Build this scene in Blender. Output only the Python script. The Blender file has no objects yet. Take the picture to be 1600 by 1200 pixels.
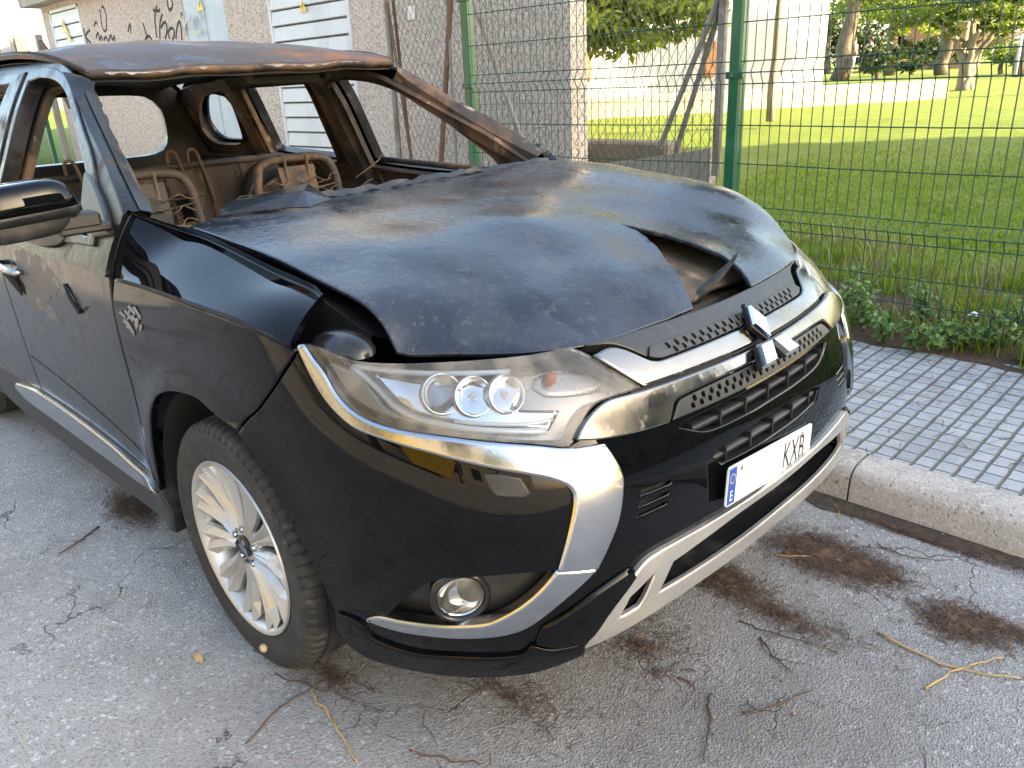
import bpy, math, random
import numpy as np
from mathutils import Vector, Matrix
from mathutils.geometry import delaunay_2d_cdt
rng = np.random.default_rng(7); random.seed(7)
SC = bpy.context.scene; COL = SC.collection
R = math.radians
# ------------------------------------------------------------------ camera
cam = bpy.data.cameras.new('camera'); co = bpy.data.objects.new('camera', cam); COL.objects.link(co)
cam.sensor_width = 36; cam.lens = 27.6654; cam.clip_start = .05; cam.clip_end = 500
co.matrix_world = Matrix([[0.715694, -0.22402, 0.661511, 1.744197], [0.697002, 0.289283, -0.656127, -1.584989], [-0.044378, 0.930661, 0.363181, 1.443914], [0, 0, 0, 1]])
SC.camera = co
# ------------------------------------------------------------------ sky, sun, exposure
SUN_AZ = (.93, .3676); SUN_EL = 24.0          # horizontal direction towards the sun, elevation
w = bpy.data.worlds.new('World'); SC.world = w; w.use_nodes = True
nt = w.node_tree; bg = nt.nodes['Background']
sky = nt.nodes.new('ShaderNodeTexSky'); sky.sky_type = 'NISHITA'; sky.sun_disc = False
sky.sun_elevation = R(SUN_EL); sky.sun_rotation = math.atan2(SUN_AZ[0], SUN_AZ[1])
sky.air_density = 1.0; sky.dust_density = 2.0; sky.ozone_density = 1.0
nt.links.new(sky.outputs[0], bg.inputs[0]); bg.inputs[1].default_value = .15
sl = bpy.data.lights.new('sun', 'SUN'); so = bpy.data.objects.new('sun', sl); COL.objects.link(so)
sl.energy = 4.0; sl.angle = R(.5); sl.color = (1, .83, .56)
sd = Vector((SUN_AZ[0]*math.cos(R(SUN_EL)), SUN_AZ[1]*math.cos(R(SUN_EL)), math.sin(R(SUN_EL))))
so.rotation_euler = sd.to_track_quat('Z', 'Y').to_euler(); so.location = (20, 15, 14)
vs = SC.view_settings; vs.view_transform = 'Standard'; vs.look = 'None'; vs.gamma = 1; vs.exposure = 2.68
vs.use_white_balance = True; vs.white_balance_temperature = 7450; vs.white_balance_tint = 8
# ------------------------------------------------------------------ materials
def mat(name, base=(.5, .5, .5), rough=.5, metal=0., spots=(), bump=None, coat=0., spec=.5, rvar=None, trans=0.):
    """spots: (colour, scale, lo, hi, detail, stretch[, rough]) layers mixed over the base by noise"""
    m = bpy.data.materials.new(name); m.use_nodes = True; t = m.node_tree; N = t.nodes; L = t.links
    b = N['Principled BSDF']; b.inputs['Metallic'].default_value = metal; b.inputs['Roughness'].default_value = rough
    b.inputs['Coat Weight'].default_value = coat; b.inputs['Specular IOR Level'].default_value = spec
    b.inputs['Transmission Weight'].default_value = trans
    tc = N.new('ShaderNodeTexCoord')
    col = None; ro = None; me = None
    for k, sp in enumerate(spots):
        c, sc, lo, hi, det, st = sp[:6]
        mp = N.new('ShaderNodeMapping'); mp.inputs['Scale'].default_value = st; mp.inputs['Location'].default_value = (k*3.7, k*1.3, k*2.1)
        L.new(tc.outputs['Object'], mp.inputs[0])
        n = N.new('ShaderNodeTexNoise'); n.inputs['Scale'].default_value = sc; n.inputs['Detail'].default_value = det; n.inputs['Roughness'].default_value = .62
        L.new(mp.outputs[0], n.inputs['Vector'])
        mr = N.new('ShaderNodeMapRange'); mr.inputs['From Min'].default_value = lo; mr.inputs['From Max'].default_value = hi
        L.new(n.outputs[0], mr.inputs['Value'])
        mx = N.new('ShaderNodeMix'); mx.data_type = 'RGBA'; mx.inputs['B'].default_value = (*c, 1)
        L.new(mr.outputs[0], mx.inputs['Factor'])
        if col is None: mx.inputs['A'].default_value = (*base, 1)
        else: L.new(col, mx.inputs['A'])
        col = mx.outputs['Result']
        if len(sp) > 6:
            mf = N.new('ShaderNodeMix'); mf.inputs['B'].default_value = sp[6]
            L.new(mr.outputs[0], mf.inputs['Factor'])
            if ro is None: mf.inputs['A'].default_value = rough
            else: L.new(ro, mf.inputs['A'])
            ro = mf.outputs['Result']
        if len(sp) > 7:
            mm = N.new('ShaderNodeMix'); mm.inputs['B'].default_value = sp[7]
            L.new(mr.outputs[0], mm.inputs['Factor'])
            if me is None: mm.inputs['A'].default_value = metal
            else: L.new(me, mm.inputs['A'])
            me = mm.outputs['Result']
    if col is None: b.inputs['Base Color'].default_value = (*base, 1)
    else: L.new(col, b.inputs['Base Color'])
    if ro is not None: L.new(ro, b.inputs['Roughness'])
    if me is not None: L.new(me, b.inputs['Metallic'])
    if bump:
        bs = bump if isinstance(bump, list) else [bump]; prev = None
        for sc, dist, det in bs:
            n = N.new('ShaderNodeTexNoise'); n.inputs['Scale'].default_value = sc; n.inputs['Detail'].default_value = det
            L.new(tc.outputs['Object'], n.inputs['Vector'])
            bp = N.new('ShaderNodeBump'); bp.inputs['Distance'].default_value = dist; bp.inputs['Strength'].default_value = 1
            L.new(n.outputs[0], bp.inputs['Height'])
            if prev: L.new(prev, bp.inputs['Normal'])
            prev = bp.outputs[0]
        L.new(prev, b.inputs['Normal'])
    m['bsdf'] = b.name
    return m
O1 = (1, 1, 1)
M = {}
DUST = (.30, .26, .20)
M['paint'] = mat('black gloss paint', (.002, .0022, .003), .025, spots=[(DUST, 9, .68, 1.8, 6, (1, 1, .5), .2), (DUST, 75, .70, 1.6, 3, O1, .25)], bump=[(3.0, .0014, 1.0)], spec=.27)
M['paint_door'] = mat('smoked black paint', (.008, .0085, .010), .16, spots=[((.038, .038, .041), 7, .46, .66, 9, (1.6, 1, .6), .34), ((.11, .105, .10), 12, .60, .82, 9, (2.2, 1, .5), .5), ((.006, .006, .007), 17, .56, .62, 5, (2.4, 1, .45), .18), ((.10, .07, .045), 9, .66, .8, 9, O1, .6)], bump=[(5, .002, 2), (70, .0004, 3)], spec=.35)
M['paint_scorched'] = mat('scorched paint', (.010, .0105, .012), .30, spots=[((.022, .023, .027), 8, .47, .6, 8, O1, .42), ((.09, .05, .03), 6, .60, .70, 9, O1, .75), ((.20, .17, .14), 13, .66, .76, 8, O1, .8)], bump=[(45, .0011, 5)], spec=.28)
M['hood'] = mat('scorched hood paint', (.012, .015, .022), .19, spots=[((.026, .029, .036), 7, .46, .58, 9, O1, .27), ((.085, .075, .062), 2.4, .55, .72, 10, (.7, 1.4, 1), .5), ((.008, .009, .011), 5, .60, .66, 7, (.5, 2, 1), .08), ((.075, .068, .058), 44, .54, .80, 10, O1, .45), ((.24, .22, .19), 170, .72, .82, 3, O1, .6)], bump=[(48, .0010, 6), (6, .0022, 2)], spec=.6)
M['rust'] = mat('rusted roof steel', (.062, .046, .038), .6, spots=[((.20, .088, .042), 2.6, .52, .60, 10, (1, .6, 1), .8), ((.030, .029, .032), 4.5, .54, .62, 9, (1, .7, 1), .4), ((.30, .22, .16), 8, .65, .74, 9, O1, .8), ((.24, .25, .27), 9, .68, .75, 8, O1, .5)], bump=[(45, .0018, 6), (6, .006, 3)], spec=.35)
M['burnt'] = mat('burnt steel', (.042, .032, .025), .7, spots=[((.125, .068, .034), 5, .47, .60, 9, O1), ((.015, .013, .012), 6, .54, .64, 7, O1), ((.42, .35, .26), 12, .62, .74, 8, (1, 1, .5))], bump=[(50, .0018, 5)])
M['burnt_tan'] = mat('heat tanned steel', (.10, .064, .034), .7, spots=[((.05, .035, .022), 5, .46, .62, 7, O1), ((.24, .17, .10), 8, .57, .72, 6, (1, 1, .6)), ((.40, .36, .30), 16, .64, .8, 5, O1)], bump=[(50, .0015, 4)])
M['char'] = mat('charred steel', (.014, .013, .012), .8, spots=[((.06, .042, .03), 6, .54, .76, 6, O1)], bump=(40, .002, 4))
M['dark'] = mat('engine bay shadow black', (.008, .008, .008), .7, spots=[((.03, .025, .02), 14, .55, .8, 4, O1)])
M['ash'] = mat('ash grey bare metal', (.17, .165, .16), .55, spots=[((.30, .29, .28), 7, .5, .7, 5, O1), ((.07, .065, .06), 12, .58, .75, 5, O1)])
M['peel'] = mat('peeled grey primer', (.075, .07, .066), .5, spots=[((.20, .19, .18), 9, .54, .66, 9, O1), ((.02, .02, .021), 14, .56, .64, 7, (2, 1, .6), .25)])
M['plastic'] = mat('black textured plastic', (.018, .018, .018), .42, spots=[((.10, .09, .07), 12, .55, .95, 6, O1, .6)], bump=(500, .00005, 2))
M['plastic_gloss'] = mat('black smooth plastic', (.012, .012, .013), .22, spots=[((.09, .08, .06), 10, .55, .95, 6, O1, .5)])
M['chrome'] = mat('dusty chrome', (.44, .46, .49), .16, 1., spots=[((.46, .45, .43), 8, .55, .9, 7, O1, .22), ((.20, .19, .17), 42, .64, .82, 5, O1, .5, .5)], bump=(90, .0002, 3))
M['chrome_dark'] = mat('smoked dark chrome', (.21, .205, .195), .13, 1., spots=[((.20, .185, .155), 7, .45, .72, 8, O1, .30, .75), ((.34, .315, .26), 26, .58, .84, 7, O1, .5, .4)], bump=(60, .0002, 3))
M['silver'] = mat('satin silver trim', (.52, .50, .47), .30, .75, spots=[((.36, .34, .30), 9, .50, .80, 6, O1, .5, .4)], bump=(200, .0002, 2))
M['alloy'] = mat('alloy wheel silver', (.50, .495, .48), .36, .55, spots=[((.34, .31, .26), 9, .50, .85, 5, O1, .42, .6)])
M['barrel'] = mat('dusty wheel barrel', (.13, .12, .11), .5, .4)
M['tyre'] = mat('tyre rubber', (.018, .0178, .0175), .68, spots=[((.048, .043, .037), 9, .45, .75, 6, O1), ((.11, .09, .065), 28, .60, .8, 4, O1)], bump=(120, .0005, 3))
M['reflector'] = mat('headlamp reflector', (.80, .82, .86), .10, 1., bump=(14, .006, 1))
M['lamp_body'] = mat('headlamp grey bezel', (.30, .30, .31), .25, .55, spots=[((.16, .155, .15), 12, .5, .8, 4, O1, .4)])
M['amber'] = mat('amber bulb', (.55, .13, .04), .2)
M['white_lamp'] = mat('lamp white guide', (.70, .74, .80), .15, .2)
def glassmat(name, dirt):
    m = bpy.data.materials.new(name); m.use_nodes = True; t = m.node_tree; N = t.nodes; L = t.links
    for n in list(N): N.remove(n)
    o = N.new('ShaderNodeOutputMaterial'); tr = N.new('ShaderNodeBsdfTransparent'); gl = N.new('ShaderNodeBsdfGlossy'); gl.inputs['Roughness'].default_value = .06
    tr.inputs[0].default_value = (.86, .87, .87, 1)
    df = N.new('ShaderNodeBsdfDiffuse'); df.inputs[0].default_value = (.36, .33, .28, 1)
    fr = N.new('ShaderNodeFresnel'); fr.inputs[0].default_value = 1.5
    m1 = N.new('ShaderNodeMixShader'); m2 = N.new('ShaderNodeMixShader')
    tc = N.new('ShaderNodeTexCoord'); n = N.new('ShaderNodeTexNoise'); n.inputs['Scale'].default_value = 14; n.inputs['Detail'].default_value = 8
    mp = N.new('ShaderNodeMapRange'); mp.inputs['From Min'].default_value = .40; mp.inputs['From Max'].default_value = .85; mp.inputs['To Min'].default_value = dirt*.4; mp.inputs['To Max'].default_value = dirt*2.2
    L.new(tc.outputs['Object'], n.inputs['Vector']); L.new(n.outputs[0], mp.inputs[0])
    L.new(fr.outputs[0], m1.inputs[0]); L.new(tr.outputs[0], m1.inputs[1]); L.new(gl.outputs[0], m1.inputs[2])
    L.new(mp.outputs[0], m2.inputs[0]); L.new(m1.outputs[0], m2.inputs[1]); L.new(df.outputs[0], m2.inputs[2])
    L.new(m2.outputs[0], o.inputs[0]); return m
M['lens'] = glassmat('dusty clear lens', .30)
M['window'] = mat('window glass', (.03, .04, .05), .05)
M['plate'] = mat('plate white', (.72, .72, .70), .35, spots=[((.55, .53, .48), 20, .55, .9, 4, O1)])
M['eu_blue'] = mat('plate blue', (.02, .075, .36), .3)
M['eu_star'] = mat('plate star gold', (.70, .55, .10), .4)
M['ink'] = mat('plate black ink', (.015, .015, .015), .4)
M['white_ink'] = mat('plate white ink', (.75, .75, .75), .4)
M['needle'] = mat('dry needle', (.085, .05, .033), .9, spots=[((.20, .11, .06), 40, .5, .7, 2, O1), ((.06, .035, .025), 25, .5, .7, 2, O1)])
M['twig'] = mat('dry twig', (.10, .06, .04), .9, spots=[((.05, .035, .03), 20, .5, .7, 3, O1)])
M['straw'] = mat('tan stalk', (.46, .30, .13), .8, spots=[((.30, .17, .07), 14, .5, .7, 3, O1)])
M['green_paint'] = mat('green post paint', (.012, .10, .048), .28, spots=[((.03, .13, .07), 6, .5, .8, 4, O1, .45)])
M['green_wire'] = mat('green coated wire', (.012, .055, .035), .45)
M['galv'] = mat('weathered galvanised steel', (.20, .19, .17), .6, .2, spots=[((.16, .09, .05), 7, .52, .66, 5, (1, 1, .3), .9), ((.30, .29, .27), 12, .55, .75, 4, O1)])
M['rust_pipe'] = mat('rusty pipe', (.15, .085, .05), .85, spots=[((.07, .045, .035), 9, .48, .66, 5, (1, 1, .3)), ((.26, .20, .15), 12, .6, .75, 4, O1)])
M['wire_grey'] = mat('grey mesh wire', (.10, .092, .078), .6, .3)
M['louvre'] = mat('white louvre paint', (.56, .58, .58), .45, spots=[((.42, .42, .40), 3, .5, .8, 6, (1, 1, .3)), ((.30, .27, .22), 14, .66, .85, 5, O1)])
M['bluegrey'] = mat('blue grey door paint', (.36, .44, .50), .45, spots=[((.46, .50, .52), 3, .5, .7, 5, O1), ((.26, .29, .31), 8, .6, .8, 5, O1)])
M['graffiti'] = mat('graffiti black', (.03, .027, .026), .8)
M['graffiti_pale'] = mat('graffiti pale', (.52, .50, .44), .8)
M['hazard'] = mat('hazard yellow', (.72, .50, .05), .4)
M['paper'] = mat('notice paper', (.72, .70, .66), .7)
M['concrete'] = mat('old concrete', (.36, .32, .26), .9, spots=[((.22, .20, .16), 3, .45, .7, 7, O1), ((.46, .43, .37), 9, .55, .75, 5, O1), ((.15, .14, .11), 25, .62, .8, 4, O1)], bump=(40, .004, 5))
M['dark_stone'] = mat('dark stained stone', (.17, .135, .10), .95, spots=[((.09, .075, .055), 3, .45, .7, 7, O1), ((.27, .23, .18), 9, .58, .78, 5, O1)], bump=(14, .01, 5))
M['kerb'] = mat('kerb concrete', (.44, .395, .35), .9, spots=[((.24, .195, .16), 3, .50, .72, 9, (1, 1, 2.5)), ((.55, .51, .47), 60, .52, .70, 3, O1), ((.14, .12, .10), 95, .60, .72, 2, O1)], bump=[(130, .0035, 3), (9, .006, 4)])
M['white_wall'] = mat('white render', (.36, .37, .385), .9, spots=[((.32, .325, .33), 1.5, .5, .8, 5, O1)])
M['stone_wall'] = mat('pale stone curb', (.40, .35, .28), .9, spots=[((.28, .24, .19), 2, .45, .7, 6, O1)], bump=(12, .01, 4))
M['shutter'] = mat('orange brown shutter', (.30, .13, .045), .6, spots=[((.22, .09, .03), 9, .5, .7, 3, (1, 1, .2))])
M['facade'] = mat('facade ochre render', (.40, .35, .26), .9, spots=[((.33, .28, .21), 1.2, .45, .75, 5, O1)])
M['brick_hut'] = mat('terracotta render', (.36, .18, .09), .9, spots=[((.26, .15, .09), 2, .45, .7, 5, O1)])
M['bark'] = mat('grey brown bark', (.12, .09, .065), .95, spots=[((.22, .18, .13), 9, .5, .7, 5, (1, 1, .25)), ((.05, .04, .03), 14, .52, .68, 4, (1, 1, .25))], bump=(25, .01, 4))
M['bark_pale'] = mat('pale bark', (.24, .20, .155), .95, spots=[((.16, .13, .10), 9, .5, .7, 5, (1, 1, .3))], bump=(25, .005, 4))
M['beige'] = mat('beige house render', (.17, .14, .10), .9, spots=[((.13, .105, .075), 1.2, .45, .75, 5, O1)])
def leafmat(name, c1, c2, trans=.35):
    m = bpy.data.materials.new(name); m.use_nodes = True; t = m.node_tree; N = t.nodes; L = t.links
    for n in list(N): N.remove(n)
    o = N.new('ShaderNodeOutputMaterial'); d = N.new('ShaderNodeBsdfPrincipled'); d.inputs['Roughness'].default_value = .5; tl = N.new('ShaderNodeBsdfTranslucent'); mx = N.new('ShaderNodeMixShader')
    g = N.new('ShaderNodeNewGeometry'); cr = N.new('ShaderNodeMix'); cr.data_type = 'RGBA'
    cr.inputs['A'].default_value = (*c1, 1); cr.inputs['B'].default_value = (*c2, 1); L.new(g.outputs['Random Per Island'], cr.inputs['Factor'])
    L.new(cr.outputs['Result'], d.inputs['Base Color']); L.new(cr.outputs['Result'], tl.inputs[0])
    mx.inputs[0].default_value = trans; L.new(d.outputs[0], mx.inputs[1]); L.new(tl.outputs[0], mx.inputs[2]); L.new(mx.outputs[0], o.inputs[0]); return m
M['leaf'] = leafmat('mid green leaf', (.06, .115, .015), (.17, .22, .03), .45)
M['leaf_dark'] = leafmat('dark green leaf', (.018, .04, .012), (.06, .09, .022))
M['leaf_yellow'] = leafmat('yellow green leaf', (.12, .19, .015), (.30, .36, .04), .5)
M['leaf_weed'] = leafmat('weed leaf', (.08, .17, .04), (.20, .32, .09), .3)
M['grass'] = leafmat('grass blade', (.105, .20, .008), (.26, .34, .016), .45)
M['dry_grass'] = leafmat('dry grass blade', (.22, .18, .08), (.36, .30, .15), .25)
M['skin'] = mat('skin', (.45, .27, .19), .6)
M['hair'] = mat('dark hair', (.03, .02, .015), .6)
M['denim'] = mat('blue denim', (.12, .20, .34), .85)
M['navy'] = mat('dark navy cloth', (.02, .025, .04), .85)
M['pale_cloth'] = mat('pale cloth', (.62, .56, .55), .85)
M['red_cloth'] = mat('brown red cloth', (.26, .12, .09), .85)
M['yellow_skip'] = mat('yellow skip paint', (.62, .40, .02), .45, spots=[((.30, .17, .04), 5, .6, .75, 4, O1)])
M['van_white'] = mat('white van paint', (.72, .72, .70), .3)
M['car_red'] = mat('red car paint', (.40, .03, .02), .2)
M['snail'] = mat('snail shell', (.50, .38, .22), .5)

# ground-type materials with their own node set-ups
def nodes(name):
    m = bpy.data.materials.new(name); m.use_nodes = True; t = m.node_tree
    return m, t.nodes, t.links, t.nodes['Principled BSDF']
def noise(N, L, vec, sc, det=4, ro=.6):
    n = N.new('ShaderNodeTexNoise'); n.inputs['Scale'].default_value = sc; n.inputs['Detail'].default_value = det; n.inputs['Roughness'].default_value = ro
    L.new(vec, n.inputs['Vector']); return n.outputs[0]
def rng_(N, L, v, a, b, c=0., d=1.):
    r = N.new('ShaderNodeMapRange'); L.new(v, r.inputs[0])
    for k, x in zip(('From Min', 'From Max', 'To Min', 'To Max'), (a, b, c, d)): r.inputs[k].default_value = x
    return r.outputs[0]
def mixc(N, L, f, a, b):
    x = N.new('ShaderNodeMix'); x.data_type = 'RGBA'; L.new(f, x.inputs['Factor'])
    for k, v in (('A', a), ('B', b)):
        if isinstance(v, tuple): x.inputs[k].default_value = (*v, 1)
        else: L.new(v, x.inputs[k])
    return x.outputs['Result']
def math_(N, L, op, a, b=None):
    x = N.new('ShaderNodeMath'); x.operation = op
    for k, v in ((0, a), (1, b)):
        if v is None: continue
        if isinstance(v, (int, float)): x.inputs[k].default_value = v
        else: L.new(v, x.inputs[k])
    return x.outputs[0]
def bumpn(N, L, h, dist, prev=None):
    b = N.new('ShaderNodeBump'); b.inputs['Distance'].default_value = dist; L.new(h, b.inputs['Height'])
    if prev: L.new(prev, b.inputs['Normal'])
    return b.outputs[0]
def asphalt():
    m, N, L, b = nodes('worn asphalt'); tc = N.new('ShaderNodeTexCoord'); P = tc.outputs['Object']
    v = N.new('ShaderNodeTexVoronoi'); v.inputs['Scale'].default_value = 190; L.new(P, v.inputs['Vector'])
    v2 = N.new('ShaderNodeTexVoronoi'); v2.inputs['Scale'].default_value = 110; L.new(P, v2.inputs['Vector'])
    sep = N.new('ShaderNodeSeparateColor'); L.new(v.outputs['Color'], sep.inputs[0])
    sep2 = N.new('ShaderNodeSeparateColor'); L.new(v2.outputs['Color'], sep2.inputs[0])
    big = noise(N, L, P, 1.3, 6); mid = noise(N, L, P, 7, 6); fine = noise(N, L, P, 260, 2)
    c = mixc(N, L, rng_(N, L, mid, .3, .7), (.285, .277, .268), (.385, .375, .36))
    c = mixc(N, L, rng_(N, L, sep.outputs[0], .5, 1.0, 0, .6), c, (.40, .40, .40))
    c = mixc(N, L, rng_(N, L, sep2.outputs[1], .93, .95, 0, .8), c, (.55, .55, .55))
    c = mixc(N, L, rng_(N, L, sep.outputs[1], .70, .98, 0, .55), c, (.10, .097, .094))
    c = mixc(N, L, rng_(N, L, v.outputs['Distance'], .0, .007, .55, 0), c, (.09, .086, .08))
    c = mixc(N, L, rng_(N, L, big, .50, .68, 0, .55), c, (.13, .118, .105))
    c = mixc(N, L, rng_(N, L, noise(N, L, P, 3.2, 5), .56, .75, 0, .5), c, (.36, .36, .355))
    # brown soot stain around the car front, its colour also painting in occlusion shade
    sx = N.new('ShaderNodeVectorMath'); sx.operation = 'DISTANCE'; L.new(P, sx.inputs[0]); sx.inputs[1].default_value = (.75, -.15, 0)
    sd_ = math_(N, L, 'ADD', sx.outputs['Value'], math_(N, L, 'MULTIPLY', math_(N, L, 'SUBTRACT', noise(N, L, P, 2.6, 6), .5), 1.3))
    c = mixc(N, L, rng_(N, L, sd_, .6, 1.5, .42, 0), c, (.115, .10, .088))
    # cracks: edges of a distorted large voronoi
    wv = N.new('ShaderNodeVectorMath'); wv.operation = 'ADD'; L.new(P, wv.inputs[0])
    nn = N.new('ShaderNodeTexNoise'); nn.inputs['Scale'].default_value = 3.5; nn.inputs['Detail'].default_value = 5; L.new(P, nn.inputs['Vector'])
    sc = N.new('ShaderNodeVectorMath'); sc.operation = 'SCALE'; sc.inputs[3].default_value = .45; L.new(nn.outputs['Color'], sc.inputs[0]); L.new(sc.outputs[0], wv.inputs[1])
    cr = N.new('ShaderNodeTexVoronoi'); cr.feature = 'DISTANCE_TO_EDGE'; cr.inputs['Scale'].default_value = 2.1; L.new(wv.outputs[0], cr.inputs['Vector'])
    gate = rng_(N, L, noise(N, L, P, 1.9, 3), .46, .58)
    ck = math_(N, L, 'MULTIPLY', rng_(N, L, cr.outputs['Distance'], .001, .008, 1, 0), gate)
    c = mixc(N, L, math_(N, L, 'MULTIPLY', ck, .75), c, (.06, .052, .045))
    cr2 = N.new('ShaderNodeTexVoronoi'); cr2.feature = 'DISTANCE_TO_EDGE'; cr2.inputs['Scale'].default_value = 4.6; L.new(wv.outputs[0], cr2.inputs['Vector'])
    ck2 = math_(N, L, 'MULTIPLY', rng_(N, L, cr2.outputs['Distance'], .001, .010, 1, 0), rng_(N, L, noise(N, L, P, 1.1, 4), .44, .56))
    c = mixc(N, L, math_(N, L, 'MULTIPLY', ck2, .6), c, (.09, .08, .07))
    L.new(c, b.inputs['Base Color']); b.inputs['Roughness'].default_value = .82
    n1 = bumpn(N, L, v.outputs['Distance'], .0035); n1 = bumpn(N, L, fine, .001, n1); n1 = bumpn(N, L, ck, -.008, n1)
    L.new(n1, b.inputs['Normal']); return m
def tiles():
    m, N, L, b = nodes('grooved pavement tile'); tc = N.new('ShaderNodeTexCoord'); P = tc.outputs['Object']
    s = N.new('ShaderNodeSeparateXYZ'); L.new(P, s.inputs[0])
    wob = math_(N, L, 'MULTIPLY', math_(N, L, 'SUBTRACT', noise(N, L, P, 18, 2), .5), .010)
    def groove(ax, per, off, wd):
        u = math_(N, L, 'DIVIDE', math_(N, L, 'ADD', math_(N, L, 'ADD', s.outputs[ax], off), wob), per)
        f = math_(N, L, 'FRACT', u); d = math_(N, L, 'MULTIPLY', math_(N, L, 'SUBTRACT', .5, math_(N, L, 'ABSOLUTE', math_(N, L, 'SUBTRACT', f, .5))), per)
        return rng_(N, L, d, wd*.55, wd*1.2, 1, 0), math_(N, L, 'FLOOR', u)
    gx, ix = groove(0, .0665, -.791+.0665*40, .0058); gy, iy = groove(1, .0785, -1.108+.0785*40, .0036)
    g = math_(N, L, 'MAXIMUM', gx, gy)
    cb = N.new('ShaderNodeCombineXYZ'); L.new(ix, cb.inputs[0]); L.new(iy, cb.inputs[1])
    wn = N.new('ShaderNodeTexWhiteNoise'); L.new(cb.outputs[0], wn.inputs['Vector'])
    c = mixc(N, L, wn.outputs['Value'], (.29, .30, .305), (.38, .385, .385))
    c = mixc(N, L, rng_(N, L, noise(N, L, P, 4, 6), .48, .72, 0, .6), c, (.19, .185, .175))
    c = mixc(N, L, rng_(N, L, noise(N, L, P, 120, 3), .55, .75, 0, .6), c, (.40, .40, .40))
    gc = mixc(N, L, noise(N, L, P, 9, 4), (.085, .08, .072), (.17, .145, .115))
    c = mixc(N, L, g, c, gc)
    L.new(c, b.inputs['Base Color']); b.inputs['Roughness'].default_value = .85
    n1 = bumpn(N, L, g, -.006); n1 = bumpn(N, L, noise(N, L, P, 150, 3), .0012, n1); L.new(n1, b.inputs['Normal']); return m
def pebble():
    m, N, L, b = nodes('pebble dash render'); tc = N.new('ShaderNodeTexCoord'); P = tc.outputs['Object']
    v = N.new('ShaderNodeTexVoronoi'); v.inputs['Scale'].default_value = 62; L.new(P, v.inputs['Vector'])
    sep = N.new('ShaderNodeSeparateColor'); L.new(v.outputs['Color'], sep.inputs[0])
    c = mixc(N, L, sep.outputs[0], (.44, .375, .315), (.66, .58, .50))
    c = mixc(N, L, rng_(N, L, sep.outputs[1], .85, .95), c, (.30, .24, .195))
    c = mixc(N, L, rng_(N, L, v.outputs['Distance'], .004, .014, .75, 0), c, c)
    c = mixc(N, L, rng_(N, L, v.outputs['Distance'], .55, .9, 0, .6), c, (.20, .165, .135))
    c = mixc(N, L, rng_(N, L, noise(N, L, P, 1.4, 6), .45, .75, 0, .45), c, (.36, .305, .25))
    L.new(c, b.inputs['Base Color']); b.inputs['Roughness'].default_value = .9
    L.new(bumpn(N, L, v.outputs['Distance'], -.004), b.inputs['Normal']); return m
def lawn_m():
    m, N, L, b = nodes('lawn'); tc = N.new('ShaderNodeTexCoord'); P = tc.outputs['Object']
    s = N.new('ShaderNodeSeparateXYZ'); L.new(P, s.inputs[0])
    c = mixc(N, L, noise(N, L, P, 9, 6), (.080, .140, .006), (.185, .240, .010))
    c = mixc(N, L, rng_(N, L, noise(N, L, P, 60, 4), .45, .75, 0, .6), c, (.03, .06, .01))
    c = mixc(N, L, rng_(N, L, noise(N, L, P, .9, 5), .5, .75, 0, .5), c, (.20, .20, .05))
    # bare red-brown earth and litter close to the fence
    e = math_(N, L, 'ADD', s.outputs[1], math_(N, L, 'MULTIPLY', math_(N, L, 'SUBTRACT', noise(N, L, P, 3.2, 6), .5), 2.6))
    soil = mixc(N, L, noise(N, L, P, 30, 5), (.055, .030, .019), (.17, .10, .062))
    c = mixc(N, L, rng_(N, L, e, 3.0, 3.9, 1, 0), c, soil)
    L.new(c, b.inputs['Base Color']); b.inputs['Roughness'].default_value = .95
    n1 = bumpn(N, L, noise(N, L, P, 45, 5), .03); L.new(n1, b.inputs['Normal']); return m
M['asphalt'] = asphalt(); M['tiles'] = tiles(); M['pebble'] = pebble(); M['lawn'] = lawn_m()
M['grime'] = mat('gutter grime', (.055, .042, .032), .95, spots=[((.12, .075, .045), 20, .45, .7, 6, O1), ((.03, .026, .022), 60, .5, .7, 3, O1)], bump=(90, .004, 4))
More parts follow.
